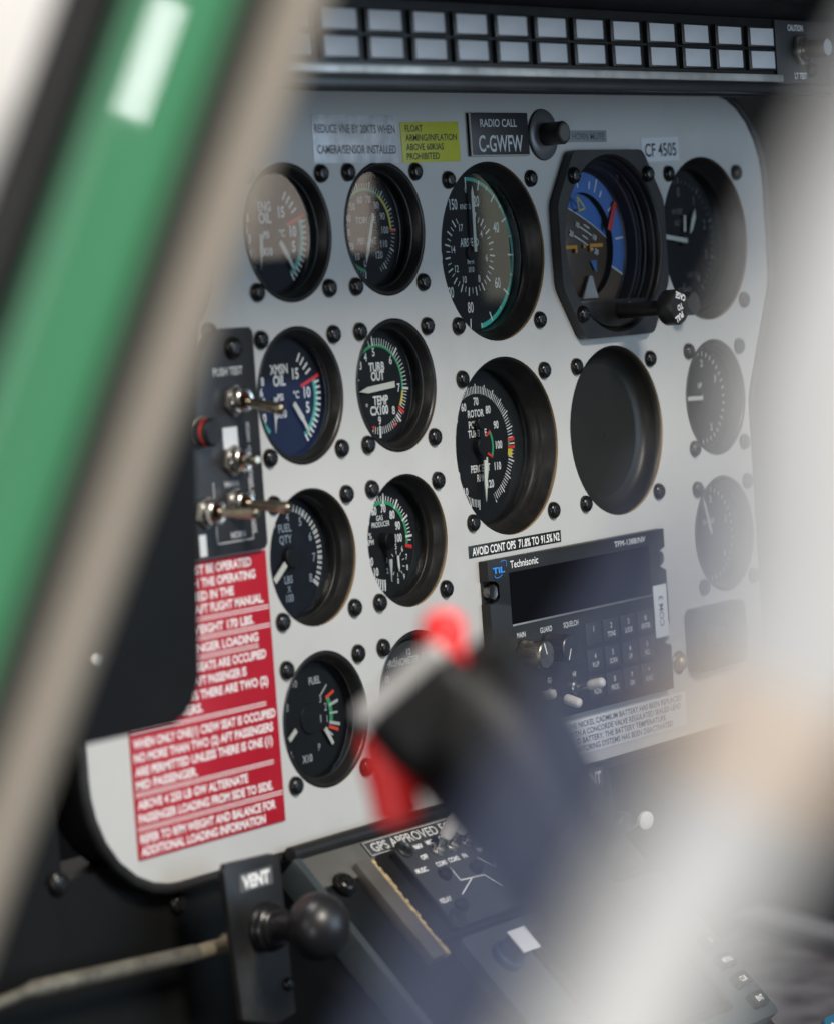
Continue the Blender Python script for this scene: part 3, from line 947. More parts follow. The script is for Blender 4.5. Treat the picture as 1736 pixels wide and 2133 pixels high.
for yy, wd in ((136.2, 88), (143.6, 88), (150.9, 80), (174.4, 82), (198.1, 84), (211.1, 88)):
    for d in (-.55, .55):
        L.line(-w + .4, cy0 - yy + d, -w + wd, cy0 - yy + d, .42, n)
L.build('lettering', RTXT, o, False)

SILV = mat('silver_tape', (.62, .63, .645), .34, metal=.1, var=.25, vscale=120, rvar=.12, bump=.5, bscale=220)
o, w, h, n = placard('silver_speed_placard', 'creased silver placard reading REDUCE VNE WHEN CAMERA SENSOR INSTALLED', -123.2, -65.4, -59.6, -39.6, SILV, .25, rot=.4)
L = MB(); L.text('REDUCE VNE BY 20KTS WHEN', 0, 4.1, 3.4, n, width=55); L.text('CAMERA/SENSOR INSTALLED', 0.5, -4.4, 3.4, n, width=54); L.build('lettering', mat('worn_ink', (.10, .10, .11), .6, var=.5, vscale=200), o, False)
YELP = mat('yellow_tape', (.50, .50, .035), .45, var=.08, vscale=60, bump=.25, bscale=300)
o, w, h, n = placard('yellow_float_placard', 'yellow placard reading FLOAT ARMING INFLATION ABOVE 60KIAS PROHIBITED', -62.6, -20.6, -56.7, -39.5, YELP, .25, rot=-.5)
L = MB()
for i, (t, wd) in enumerate((('FLOAT', 12.5), ('ARMING/INFLATION', 37), ('ABOVE 60KIAS', 27), ('PROHIBITED', 23.5))):
    L.text(t, -w + 3.0, 5.9 - i * 3.95, 2.7, n, 'L', width=wd)
L.build('lettering', BPRINT, o, False)
ENGR = mat('engraved_black', (.022, .024, .028), .4, var=.15)
o, w, h, n = placard('radio_call_placard', 'engraved dark placard reading RADIO CALL C-GWFW', -14.2, 31.0, -60.6, -41.6, ENGR, 1.6, bev=.3)
L = MB(); L.text('RADIO CALL', -.5, 5.0, 3.3, n, width=28); L.text('C-GWFW', .5, -4.0, 7.0, n, width=34); L.build('lettering', GPRINT, o, False)
L = MB(); L.box(-w, -w + .9, -h, h, .03, 1.75); L.box(-w + .9, w, -h, -h + .6, .03, 1.75); L.build('bright_edge', ALU, o)
o = thing('mute_button', 'round black push button with grey collar beside the radio call placard', 'button', 44.1, -51.0)
m = MB(); m.lathe([(11.3, 0), (11.3, .9), (10.6, 1.5), (7, 1.8), (5, 1.9)], seg=48, cap1=True); m.build('collar', mat('button_collar', (.10, .10, .105), .32, var=.2), o)
m = MB(); m.lathe([(11.35, .1), (11.6, .5), (11.35, 1.0)], seg=48); m.build('collar_rim', BLACK, o)
m = MB(); m.lathe([(5.2, 1.8), (5.2, 11.4), (4.6, 12.0)], seg=36, cap1=True); bt = m.build('plunger', BLACK, o)
m = MB(); m.lathe([(3.9, 11.95), (3.7, 12.25)], seg=32, cap1=True); m.build('plunger_cap', mat('cap_grey', (.10, .10, .095), .4), bt)
o, w, h, n = placard('mute_label', 'faint grey tape label reading HORN MUTE beside the round push button', 55.0, 96.8, -52.9, -47.5, mat('grey_tape', (.24, .25, .255), .5, var=.1), .2)
L = MB(); L.text('RPM HORN MUTE', .5, 0, 3.0, n, width=37); L.build('lettering', mat('faded_ink', (.10, .105, .11), .6, var=.4, vscale=150), o, False)
o, w, h, n = placard('serial_sticker', 'white sticker reading CF 4505 above the altimeter', 126.6, 159.8, -49.6, -38.2, mat('white_sticker', (.62, .64, .66), .5, var=.04), .2, rot=-1.0)
L = MB(); L.text('CF 4505', 0, -.2, 6.0, n, width=28); L.build('lettering', BPRINT, o, False)
o, w, h, n = placard('avoid_ops_placard', 'narrow black strip reading AVOID CONT OPS 71.8% TO 91.5% N2', -35.2, 36.6, 126.8, 132.2, mat('black_tape', (.012, .012, .012), .4, var=.3, vscale=100), .3)
L = MB(); L.text('AVOID CONT OPS', -33.4, -.1, 3.4, n, 'L', .012, width=33); L.text('71.8% TO', 2.0, -.1, 3.4, n, 'L', .012, width=16); L.text('91.5% N2', 19.6, -.1, 3.4, n, 'L', .012, width=15); L.build('lettering', WPRINT, o, False)
o, w, h, n = placard('battery_placard', 'long white sticker about the nickel cadmium battery under the radio', 28.6, 133.2, 213.8, 229.8, mat('white_sticker', (.62, .64, .66), .5), .25, z=-.3)
L = MB()
for i, (t, wd) in enumerate((('THE NICKEL CADMIUM BATTERY HAS BEEN REPLACED', 98), ('WITH A CONCORDE VALVE REGULATED SEALED LEAD', 97), ('ACID BATTERY. THE BATTERY TEMPERATURE', 83), ('MONITORING SYSTEMS HAS BEEN DEACTIVATED', 89))):
    L.text(t, -w + 2.5, 5.6 - i * 3.7, 2.5, n, 'L', width=wd)
L.build('lettering', mat('sticker_ink', (.06, .065, .075), .6), o, False)

# ================================================================== RADIO
o = thing('panel_radio', 'black panel radio with dark display, keypad, metal knobs and white tipped toggles', 'radio', 43.8, 172.2)
ox, oy = 43.8, 172.2
U = lambda x: x - ox
V = lambda y: oy - y
RAD = mat('radio_black', (.014, .0145, .0155), .45, spec=.35, var=.15, vscale=60, bump=.15, bscale=1800, rvar=.08)
body = [(U(-28.6), V(210)), (U(116.2), V(210)), (U(116.2), V(189)), (U(110.5), V(188)), (U(110.5), V(180)), (U(116.2), V(179)), (U(116.2), V(153.5)), (U(110.5), V(152)), (U(110.5), V(144)), (U(116.2), V(143)), (U(116.2), V(134.2)),
        (U(-28.6), V(134.2)), (U(-28.6), V(143.2)), (U(-22.6), V(143.2)), (U(-20.6), V(145)), (U(-20.6), V(151)), (U(-22.6), V(152.8)), (U(-28.6), V(152.8))]
m = MB(); m.prism(body, .1, 5.0, .5, 2); m.build('faceplate', RAD, o)
m = MB(); m.box(U(-28), U(116), V(209.6), V(134.6), .05, 1.2); m.build('back_plate', BLACK, o)
def recessed_screw(par, u, v):
    m = MB(); m.lathe([(3.6, 1.2), (3.6, 3.6), (3.2, 4.2), (2.4, 4.0)], u, v, 28, cap1=True); q = m.build('fastener', DNICKEL, par)
    m = MB(); m.prism(bar_pts(u - .9, v - 2.2, u + .5, v + 2.2, .9), 3.9, 4.12); m.build('slot', RECESS_SHADE, q, False)  # raised dark bar, its colour stands in for shade in the slot
recessed_screw(o, U(-24.4), V(148)); recessed_screw(o, U(113), V(148)); recessed_screw(o, U(113), V(184)); 
DISP = mat('display_glass', (.004, .004, .005), .12, var=0, spec=.5)
m = MB(); m.box(U(-13), U(101.8), V(163.6), V(140.8), 4.95, 5.06); m.build('display', DISP, o)
m = MB(); m.box(U(-13.2), U(102), V(164.6), V(163.7), 5.0, 5.5, .15); m.build('display_lip', ALU, o)
L = MB(); n = 5.12
L.text('Technisonic', U(-11.6), V(137.4), 3.2, n, 'L', .004, width=21.6)
L.build('maker_lettering', WPRINT, o, False)
L = MB(); L.text('TFM-138B/NV', U(86), V(137.4), 2.5, n, width=26.5); L.build('model_lettering', GPRINT, o, False)
L = MB()
for t, x_, y_, h_ in (('MAIN', -7.0, 169, 2.3), ('GUARD', 12.6, 169, 2.3), ('SQUELCH', 32.6, 169, 2.3)):
    L.text(t, U(x_), V(y_), h_, n, xs=.82)
L.build('knob_legend', GPRINT, o, False)
L = MB()
for t, x_, y_, h_ in (('HI', 32.7, 191.8, 2.3), ('G1', 12.5, 191.9, 2.3), ('MN', -8.2, 191.6, 2.3), ('G2', 12.3, 205.5, 2.3), ('LO', 33, 205.5, 2.3)):
    L.text(t, U(x_), V(y_), h_, n, xs=.82)
L.build('toggle_legend', GPRINT, o, False)
TILB = mat('logo_blue', (.03, .28, .85), .5)
L = MB(); L.text('TiL', U(-20.6), V(138.8), 2.5, n, width=9, bold=.02)
import math as _m
def ell(m, cx, cy, a, b, tilt, t0, t1, w, n):
    pts = []
    for i in range(25):
        t = R(t0 + (t1 - t0) * i / 24)
        X, Y = a * cos(t), b * sin(t)
        pts.append((cx + X * cos(tilt) - Y * sin(tilt), cy + X * sin(tilt) + Y * cos(tilt)))
    for p, q in zip(pts, pts[1:]):
        m.line(*p, *q, w, n)
ell(L, U(-19.2), V(138.5), 5.4, 2.6, R(32), -40, 70, .3, n + .02)
ell(L, U(-19.2), V(138.5), 5.4, 2.6, R(32), 165, 265, .3, n + .02)
L.build('logo', TILB, o, False)
def knob(name, u, v, r, n0, n1, mt, ang):
    m = MB()
    pts = []
    k = 60
    prof = [(r + .2, n0), (r + .2, n0 + .8)]
    m.lathe(prof, u, v, 40)
    # knurled barrel
    rings = []
    for nn_ in (n0 + .8, n1 - 1.6):
        rings.append([m._v(u + (r - (.22 if i % 2 else 0)) * cos(2 * pi * i / 72), v + (r - (.22 if i % 2 else 0)) * sin(2 * pi * i / 72), nn_) for i in range(72)])
    for i in range(72):
        j = (i + 1) % 72
        m.bm.faces.new((rings[0][i], rings[0][j], rings[1][j], rings[1][i]))
    m.lathe([(r - .1, n1 - 1.6), (r - .1, n1 - .5), (r - .5, n1)], u, v, 48, cap1=True)
    kb = m.build(name, mt, o, ang=25)
    q = MB(); q.tick(ang, 0.2, r - .5, .6, n1 + .05, u, v); q.build('pointer_line', WPRINT, kb, False)
    return kb
knob('main_volume_knob', U(-7.0), V(177.6), 6.0, 5.0, 18.2, NICKEL, -18)
knob('squelch_knob', U(12.4), V(177.3), 6.0, 5.0, 18.0, DNICKEL, 205)
def toggle(par, u, v, n, dir_, capmat=WHITEP, ln=15, r=2.3, cap=8.5, nut=3.4, name='toggle_switch'):
    d = Vector(dir_).normalized()
    m = MB(); m.lathe([(nut, n), (nut, n + 1.2), (nut * .7, n + 1.6), (nut * .66, n + 2.8), (nut * .45, n + 2.9)], u, v, 18, cap1=True)
    t = m.build(name, STEEL, par)
    b = Vector((u, v, n + 1.5))
    m = MB(); m.lathe([(1.0, 0), (1.3, ln - cap + 1)], axis=d, base=b, seg=16); m.build('lever', STEEL, t)
    m = MB(); prof = [(r * .7, ln - cap), (r * .95, ln - cap + .6), (r, ln - cap + 1.6), (r, ln - 1.6), (r * .85, ln - .6), (r * .45, ln)]
    m.lathe(prof, axis=d, base=b, seg=20, cap0=True, cap1=True); m.build('lever_cap', capmat, t)
    return t
toggle(o, U(-6.5), V(198), 5, (-.05, .22, 1)); toggle(o, U(12.3), V(198), 5, (.05, -.30, 1)); toggle(o, U(31.6), V(198), 5, (.05, .2, 1))
KEY = mat('key_black', (.026, .027, .030), .45, var=.1)
keys = [('1', ''), ('2', 'TONE'), ('3', 'LOCK'), ('#', 'ENTER'), ('4', 'M.UP'), ('5', 'SCAN'), ('6', 'UP'), ('0', 'RCL'), ('7', 'M.DN'), ('8', 'PROG'), ('9', 'DN'), ('*', 'FUNC')]
for i, (a, b) in enumerate(keys):
    kx, ky = 49.8 + (i % 4) * 14.7, 175.4 + (i // 4) * 12.3
    m = MB(); m.box(U(kx - 6.3), U(kx + 6.3), V(ky + 5.0), V(ky - 5.0), 4.9, 5.7, .25); q = m.build('keypad_key', KEY, o)
    L = MB(); L.text(a, U(kx), V(ky) + 1.9, 2.4, 5.78, xs=.85)
    if b: L.text(b, U(kx), V(ky) - 2.0, 2.3, 5.78, xs=.72)
    L.build('key_legend', GPRINT, q, False)
m = MB(); m.box(U(103.2), U(114.6), V(184.6), V(160.1), 5.02, 5.2); q = m.build('vertical_sticker', mat('white_sticker', (.62, .64, .66), .5), o)
L = MB(); L.text('COM 3', U(109), V(172.5), 3.6, 5.28, rot=90); L.build('sticker_lettering', mat('sticker_ink', (.06, .065, .075), .6), q, False)
m = MB(); m.lathe([(3.4, 0), (3.2, 1.2), (2, 2.2)], U(130), V(199), 24, cap1=True)
bs = thing('brass_stud', 'worn brass coloured stud on the panel right of the radio keypad', 'stud', 129, 199.4)
m.bm.free()
m = MB(); m.lathe([(4.2, 0), (4.0, 2), (3.4, 3.6), (1.8, 4.6)], seg=28, cap1=True); m.build('stud_head', mat('worn_brass', (.36, .29, .19), .4, metal=.8, var=.2), bs)
m = MB(); m.lathe([(5.6, 0), (5.6, .7), (4.2, .8)], seg=28, cap1=True); m.build('washer', STEEL, bs)
bx_ = thing('right_switch_module', 'grey black module with two round switches right of the radio', 'switch module', 160, 190)
m = MB(); m.rbox(-23, 25, -16, 14.5, .05, 6, 4, .6); m.build('module_face', RAD, bx_)
for u in (-9, 11):
    m = MB(); m.lathe([(5, 6), (5, 12), (4.4, 12.8)], u, 0, 28, cap1=True); m.build('rotary_switch', DNICKEL, bx_)

# ================================================================== LEFT SWITCH PLATE
o = thing('switch_plate', 'black plate of metal toggle switches above the red placard', 'switch panel', -196, 69)
U = lambda x: x + 196
V = lambda y: 69 - y
pl_ = [(-218.5, 112.8), (-178, 112.8), (-176, 110.8), (-175.6, 26.5), (-177.5, 24.6), (-197, 24.6), (-203, 28), (-219, 52)]
SWP = mat('switch_plate_black', (.016, .016, .018), .45, var=.2, vscale=60, rvar=.1)
m = MB(); m.prism([(U(a), V(b)) for a, b in pl_], .1, 4.0, .5); m.build('plate', SWP, o)
L = MB(); L.text('PUSH TEST', U(-193), V(41.3), 3.0, 4.1, width=18, bold=.01)
L.text('WARN', U(-196), V(85.4), 2.2, 4.1); L.text('HORN', U(-194), V(105.5), 2.4, 4.1)
for i in range(5): L.text('SWITCH', U(-183.4), V(66 + i * 9), 2.0, 4.1, rot=90, xs=.7)
L.line(U(-207), V(108), U(-185), V(108), .4, 4.1); L.line(U(-207), V(108), U(-207), V(84), .4, 4.1); L.line(U(-185), V(108), U(-185), V(84), .4, 4.1)
L.build('lettering', GPRINT, o, False)
DARKRED = mat('bushing_inside', (.20, .05, .03), .6, var=.3)
BRASSY = mat('bat_metal', (.30, .26, .20), .3, metal=1.0, var=.2, vscale=150, rvar=.1)
def bushing_toggle(par, u, v, n, dir_, ln):
    m = MB(); m.prism([(u + 6.4 * cos(R(60 * i + 20)), v + 6.4 * sin(R(60 * i + 20))) for i in range(6)], n, n + 2.0, .4)
    t = m.build('toggle_switch', ALU, par)
    m = MB(); m.lathe([(5.3, n + 1.5), (5.3, n + 2.6), (4.9, n + 3.0), (5.3, n + 3.5), (4.9, n + 4.0), (5.3, n + 4.6), (5.1, n + 6.2), (4.5, n + 6.6), (3.3, n + 6.4), (3.1, n + 3.0)], u, v, 28); m.build('bushing', STEEL, t)
    m = MB(); m.disc(3.2, n + 3.2, u, v, 24); m.build('bushing_seal', DARKRED, t)
    d = Vector(dir_).normalized(); b = Vector((u, v, n + 3.0))
    m = MB(); m.lathe([(1.7, 0), (1.9, 4), (2.3, ln - 4), (2.5, ln - 2), (2.2, ln - .8), (1.3, ln)], axis=d, base=b, seg=20, cap1=True); m.build('bat_lever', BRASSY, t)
for x_, y_, d_, l_ in ((-191.0, 53.0, (.02, -.20, 1), 22), (-194.5, 76.4, (-.25, .02, 1), 13), (-195.0, 93.2, (.04, -.10, 1), 24), (-212.8, 95.2, (.02, -.02, 1), 23)):
    bushing_toggle(o, U(x_), V(y_), 4, d_, l_)
m = MB(); m.box(U(-199.2), U(-190.2), V(71.6), V(63.2), 4.02, 4.3); m.build('white_sticker', mat('white_sticker', (.62, .64, .66), .5), o)
m = MB(); m.box(U(-218), U(-214.0), V(112), V(103.5), 4.02, 4.3); m.build('white_sticker', mat('white_sticker', (.62, .64, .66), .5), o)
screw(o, U(-189.6), V(32.4), 4.0, 1.15)
m = MB(); m.lathe([(5.6, 4), (5.6, 10), (4.8, 11)], U(-212), V(64), 28, cap1=True); cb = m.build('breaker_button', BLACK, o)
m = MB(); m.lathe([(6.2, 4), (6.4, 5), (5.7, 5.4)], U(-212), V(64), 28); m.build('breaker_collar', ALU, cb)
m = MB(); m.lathe([(5.7, 7.6), (5.75, 8.6)], U(-212), V(64), 28); m.build('red_band', RED, cb)

# ================================================================== GLARESHIELD AND CAUTION PANEL
HOOD = mat('hood_black', (.010, .010, .011), .5, var=.3, vscale=30, bump=.2, bscale=700, rvar=.1)
def xprism(name, prof, x0, x1, mt, bev, parent=None):
    """profile (y_down, z_in) extruded along x"""
    m = MB()
    a = [m._v(x0, -p[0], -p[1]) for p in prof]
    b = [m._v(x1, -p[0], -p[1]) for p in prof]
    k = len(prof)
    fs = [m.bm.faces.new(a), m.bm.faces.new(b[::-1])]
    for i in range(k):
        fs.append(m.bm.faces.new((a[i], b[i], b[(i + 1) % k], a[(i + 1) % k])))
    if bev:
        bmesh.ops.bevel(m.bm, geom=list({e for f in fs for e in f.edges}), offset=bev * MM, segments=3, affect='EDGES', profile=.6)
    return m.build(name, mt, parent)
gl = xprism('glareshield', [(-62.5, -66), (-69.5, 3), (-78, 3), (-98, -22), (-122, -24), (-126, -60), (-120, -232), (-110, -236), (-106, -228), (-104, -80), (-98, -70.5), (-96.5, -66)], -266, 420, HOOD, 1.2)
tag(gl, kind='structure')
o = thing('caution_panel', 'long caution light panel with two rows of pale rectangular lenses under the glareshield', 'caution panel', 0, -82, -71)
V = lambda y: -82 - y
m = MB(); m.box(-262, 198, V(-65.0), V(-97.5), -14, 0, .5); m.build('housing', BLACK, o)
CELLF = mat('cell_frame', (.013, .013, .013), .35, var=.2)
fm = MB(); fm.box(-11.9, 11.9, -4.75, 4.75, 0, 2.0, .35); FM = fm.mesh('caution_light', CELLF)
lm = MB(); lm.box(-10.1, 10.1, -3.85, 3.85, 1.6, 2.35, .3); LM = lm.mesh('lens', LENS)
for c in range(-2, 12):
    for r_ in range(2):
        f = link('caution_light', FM, o)
        f.location = ((-195.0 + 28.53 * c) * MM, 0, V(-88.8 if r_ == 0 else -78.4) * MM)
        f.rotation_euler = (R(random.uniform(-.8, .8)), 0, R(random.uniform(-.8, .8)))
        link('lens', LM, f)
m = MB(); m.box(-262, 131.5, V(-68.2), V(-71.6), 0, 5.0, .6); m.build('silver_ledge', mat('ledge_aluminium', (.62, .60, .56), .45, metal=.6, var=.25, vscale=60, rvar=.12, dirt=(.2, .19, .17), dscale=40, damt=.6), o)
m = MB(); m.box(-262, 196, V(-63.4), V(-67.4), -4, 3.2, 1.2); m.build('lower_lip', mat('dark_lip', (.06, .06, .06), .35, metal=.5, var=.2), o)
m = MB(); m.box(132.5, 196, V(-67.9), V(-97.0), 0, 1.4, .4); m.build('test_plate', mat('test_plate', (.03, .03, .03), .45, var=.2, vscale=50), o)
L = MB(); L.text('CAUTION', 151, V(-93.6), 2.7, 1.5, xs=.8, bold=.012); L.text('LT TEST', 153.6, V(-71.6), 2.7, 1.5, xs=.8, bold=.012); L.build('lettering', WPRINT, o, False)
cu_, cv_ = 154, V(-83.4)
m = MB(); m.prism([(cu_ + 7.6 * cos(R(60 * i + 10)), cv_ + 7.6 * sin(R(60 * i + 10))) for i in range(6)], 1.4, 4.0, .4); nt_ = m.build('hex_nut', STEEL, o)
m = MB(); m.lathe([(5.4, 4), (5.4, 5), (5.0, 5.2), (5.4, 5.6), (5.0, 6.0), (5.4, 6.5), (5.0, 7)], cu_, cv_, 28, cap1=True); m.build('threaded_collar', STEEL, o)
m = MB(); m.lathe([(4.4, 6.5), (4.4, 15.5), (4.0, 16.2)], cu_, cv_, 32, cap1=True); tb_ = m.build('test_button', DNICKEL, o)
m = MB(); m.lathe([(3.8, 16.15), (3.6, 16.4)], cu_, cv_, 28, cap1=True); m.build('button_cap', mat('cap_white', (.45, .46, .47), .4), tb_)
screw(o, 163, V(-74.5), 1.4, .9)

# ================================================================== VENT CONTROLS
VP = mat('vent_plate', (.012, .0125, .0135), .45, var=.2, vscale=30, rvar=.1, dirt=(.10, .085, .06), dscale=25, damt=.3)
o = thing('vent_control', 'black vent knob with round ball end on a plate marked VENT beside the red placard', 'vent control', -226, 258, -25)
m = MB(); m.prism([(-12, -30), (8, -36), (20, -34), (17, 27), (13, 30), (-15, 31), (-17, 28)], -3, 0, .5); m.build('plate', VP, o)
m = MB(); m.box(-8.5, 11.4, 18.6, 25.6, .03, .3); q = m.build('vent_label', mat('vent_label_grey', (.10, .10, .105), .5), o)
L = MB(); L.text('VENT', 1.4, 22.1, 4.6, .36, width=16.5, bold=.03); L.build('label_lettering', WPRINT, q, False)
m = MB(); m.lathe([(9.6, 0), (9.8, 1.5), (9.0, 2.4), (9.0, 3.2), (9.6, 4.2), (9.0, 5.2), (8.2, 5.6), (8.4, 6.8), (7.2, 7.8), (5.6, 8)], 4.6, 3.0, 40, cap1=True); m.build('collar', mat('knob_black', (.010, .010, .011), .26, var=.2), o)
m = MB(); m.lathe([(5, 7), (5, 20)], 4.6, 3.4, 28); m.build('stem', BLACK, o)
m = MB(); prof = [(13.2 * sin(R(a)), 26.5 - 11.5 * cos(R(a))) for a in range(20, 181, 10)]
m.lathe(prof, 4.6, 4.6, 44, cap0=True); m.build('ball_knob', mat('ball_black', (.012, .012, .014), .36, var=.15, vscale=40, bump=.1, bscale=500), o, ang=60)
screw(o, 16, -22, 0, .7)
o = thing('vent_cable', 'stiff metal sheathed control cable running out from behind the vent plate', 'cable', -300, 257, -12)
CAB = mat('cable_sheath', (.13, .12, .095), .5, metal=.5, var=.4, vscale=120, bump=.6, bscale=500, dirt=(.07, .06, .045), dscale=60, damt=.7)
m = MB(); m.tube([(-44, 1.2, 0), (-40, 1.5, 0), (-38, 1.6, 0), (52, -3.6, 0), (53, -3.7, 0)], [2.6, 2.8, 3.5, 3.3, 2.8], 16); m.build('sheath', CAB, o)
m = MB(); m.tube([(52, -3.7, 0), (68, -3.9, 0), (71, -3.9, 0), (76, -4.0, 0), (90, -4.2, 0)], [3.0, 3.0, 4.3, 3.4, 2.4], 14); m.build('end_fitting', mat('fitting_tan', (.30, .26, .18), .4, metal=.6, var=.3, vscale=80), o)
m = MB(); m.tube([(-120, -8, 0), (-80, -1.2, 0), (-42, 1.4, 0)], 2.5, 12); m.build('inner_cable', CAB, o)
o = thing('vent_control', 'second vent plate marked VENT with a pale lever, below the battery sticker', 'vent control', 39, 258, -6)
m = MB(); m.prism([(-16, -44), (22, -44), (15, 24), (-16, 24)], -3, 0, .5); m.build('plate', VP, o)
m = MB(); m.box(-9.8, 9.2, 12.8, 21.6, .03, .25); q = m.build('vent_label', mat('vent_label_grey', (.10, .10, .105), .5), o)
L = MB(); L.text('VENT', -.3, 17.2, 5.2, .32, width=16, bold=.02); L.build('label_lettering', WPRINT, q, False)
m = MB(); m.tube([(12, -13, 3), (19, -5, 14)], 1.2, 10); lv = m.build('lever', STEEL, o)
m = MB(); m.lathe([(4.2, 0), (4.2, 1.6), (3.6, 2)], axis=(-.3, -.1, 1), base=(20.5, -4.5, 14), seg=24, cap0=True, cap1=True); m.build('lever_disc', WHITEP, lv)
m = MB(); m.lathe([(6, 0), (6, 8), (5, 9)], 14, -6, 28, cap1=True); m.build('rotary_knob', BLACK, o)

# ================================================================== CENTRE PEDESTAL (45 degree slope)
RX = -math.atan2(0.691, 0.723)
PEDM = mat('pedestal_grey', (.11, .107, .10), .45, var=.2, vscale=18, rvar=.1, dirt=(.05, .05, .05), dscale=20, damt=.6)
PEDB = mat('pedestal_black', (.008, .010, .012), .42, spec=.35, var=.25, vscale=30, rvar=.1)
o = thing('centre_pedestal', 'sloping dark pedestal frame rising to the lower edge of the instrument panel', 'pedestal', -80, 239.2, -8, rx=RX)
# local: u = x + 80, v = -s (s = distance down the slope), n = out of the surface
U = lambda x: x + 80
m = MB(); m.box(U(-179), U(22), -260, -14.0, -180, -1.2, 1.2); m.build('pedestal_body', PEDB, o)
m = MB(); m.box(U(-176), U(20), -13.8, 1.5, -14, 0, .8); m.build('top_plate', PEDM, o)
m = MB(); m.box(U(-179.4), U(-175.2), -260, 1.5, -12, 1.2, .5); m.build('edge_strip', mat('edge_highlight_teal', (.22, .27, .29), .28, metal=.8, var=.3, vscale=30), o)  # teal tint puts the edge highlight into the metal colour
m = MB(); m.box(U(-151), U(-141.5), -60, -9, -1.5, 3.4, .5); ra = m.build('side_rail', mat('rail_grey', (.15, .14, .13), .4, metal=.4, var=.2, vscale=60), o)
m = MB()
for i in range(26):
    v0 = -9.6 - i * 1.94
    m.box(U(-140.6), U(-138.4 + random.uniform(-.5, .5)), v0 - 1.9, v0, .5 + random.uniform(-.4, .3), 2.6 + random.uniform(-.3, .3), .2)
m.build('chipped_edge', mat('chipped_tan', (.42, .31, .16), .6, var=.4, vscale=200), ra)
screw(o, U(-162.8), -15.5, 0, 1.35)
tube_ = MB(); tube_.tube([(U(-179), 4.2, 1), (U(-120), 4.4, 1), (U(-60), 4.2, 1), (U(16), 4.2, 1)], 3.0, 14); tube_.build('upper_seal', RUB, o)
gp_ = thing('gps_approved_placard', 'grey engraved placard reading GPS APPROVED on top of the pedestal', 'placard', -97, 239.2 + 3.3 * .723, -8 - 3.3 * .691, rx=RX)
m = MB(); m.box(-39, 39, -3.8, 3.8, .03, .5, .1); m.build('plate', mat('placard_grey', (.05, .05, .052), .4, var=.15), gp_)
L = MB(); L.text('GPS APPROVED FOR IFR', -35, 0, 4.2, .56, 'L', width=70, xs=.8); L.build('lettering', GPRINT, gp_, False)
L = MB(); L.line(-38, 3.3, 38, 3.3, .3, .56); L.line(-38, -3.3, 38, -3.3, .3, .56); L.line(-38, -3.3, -38, 3.3, .3, .56); L.build('border_line', GPRINT, gp_, False)
# audio panel
au = thing('audio_panel', 'dark grey audio selector panel with white tipped toggles and white line graphics on the pedestal', 'audio panel', -55, 239.2 + 30 * .723, -8 - 30 * .691, rx=RX)
AU = mat('audio_grey', (.040, .043, .047), .42, var=.15, vscale=30, rvar=.08)
U2 = lambda x: x + 55
S2 = lambda s: 30 - s
m = MB(); m.rbox(U2(-136.5), U2(20), S2(53), S2(7.2), -1.0, 1.0, 5, .3); m.build('recess_frame', BLACK, au)
m = MB(); m.rbox(U2(-127), U2(18), S2(51.5), S2(8.0), .9, 4.5, 3, .2); m.build('chassis', BLACK, au)
m = MB(); m.rbox(U2(-126.8), U2(17.8), S2(51.3), S2(8.2), 4.4, 5.0, 3, .2); m.build('faceplate', AU, au)
m = MB(); m.lathe([(4.2, 4.9), (4.2, 5.8), (3.4, 6.2), (2.6, 5.6)], U2(-121.5), S2(10.6), 28, cap1=True); fz = m.build('fastener', BLACK, au)
m = MB(); m.prism(bar_pts(U2(-121.5) - 1.6, S2(10.6) - 1.2, U2(-121.5) + 1.6, S2(10.6) + 1.2, .8), 5.5, 5.8); m.build('slot', STEEL, fz, False)
m = MB(); m.lathe([(4.2, 4.9), (4.2, 5.8), (3.4, 6.2)], U2(-122.5), S2(47), 28, cap1=True); m.build('fastener', BLACK, au)
for x_ in (-104, -94, -84, -74, -64):
    toggle(au, U2(x_), S2(15.5), 5, (.12, .22, 1), WHITEP, 17, 2.9, 11, 3.4)
for x_, s_ in ((-110.5, 27), (-90, 28.6), (-116, 43), (-60, 28), (-30, 28)):
    m = MB(); m.lathe([(3.2, 5), (3.2, 6.2), (2.4, 8.0), (1.0, 8.4)], U2(x_), S2(s_), 24, cap1=True); m.build('push_lamp', SCREW, au)
L = MB(); n = 5.1
for t, x_, s_ in (('NAV', -112, 11), ('MIC', -104, 10.6), ('COM', -94, 10.4), ('ADF', -84, 10.4), ('OFF', -113.5, 16.5), ('MUSIC', -121, 22), ('COM1', -107, 21.6), ('COM2', -98, 21.4), ('PA', -90, 21.4), ('FM', -79, 21), ('RELAY', -121, 38)):
    L.text(t, U2(x_), S2(s_), 2.1, n, xs=.85, bold=.02)
for a in ((-104, 24.6, -104, 31.6), (-104, 31.6, -88, 32.6), (-109.6, 38, -96, 32), (-96, 32, -88.4, 32.6), (-88, 32.6, -83, 40), (-84, 24, -78, 31), (-78, 31, -74, 24), (-74, 24, -70, 31)):
    L.line(U2(a[0]), S2(a[1]), U2(a[2]), S2(a[3]), .6, n + .03)
L.build('lettering', WPRINT, au, False)
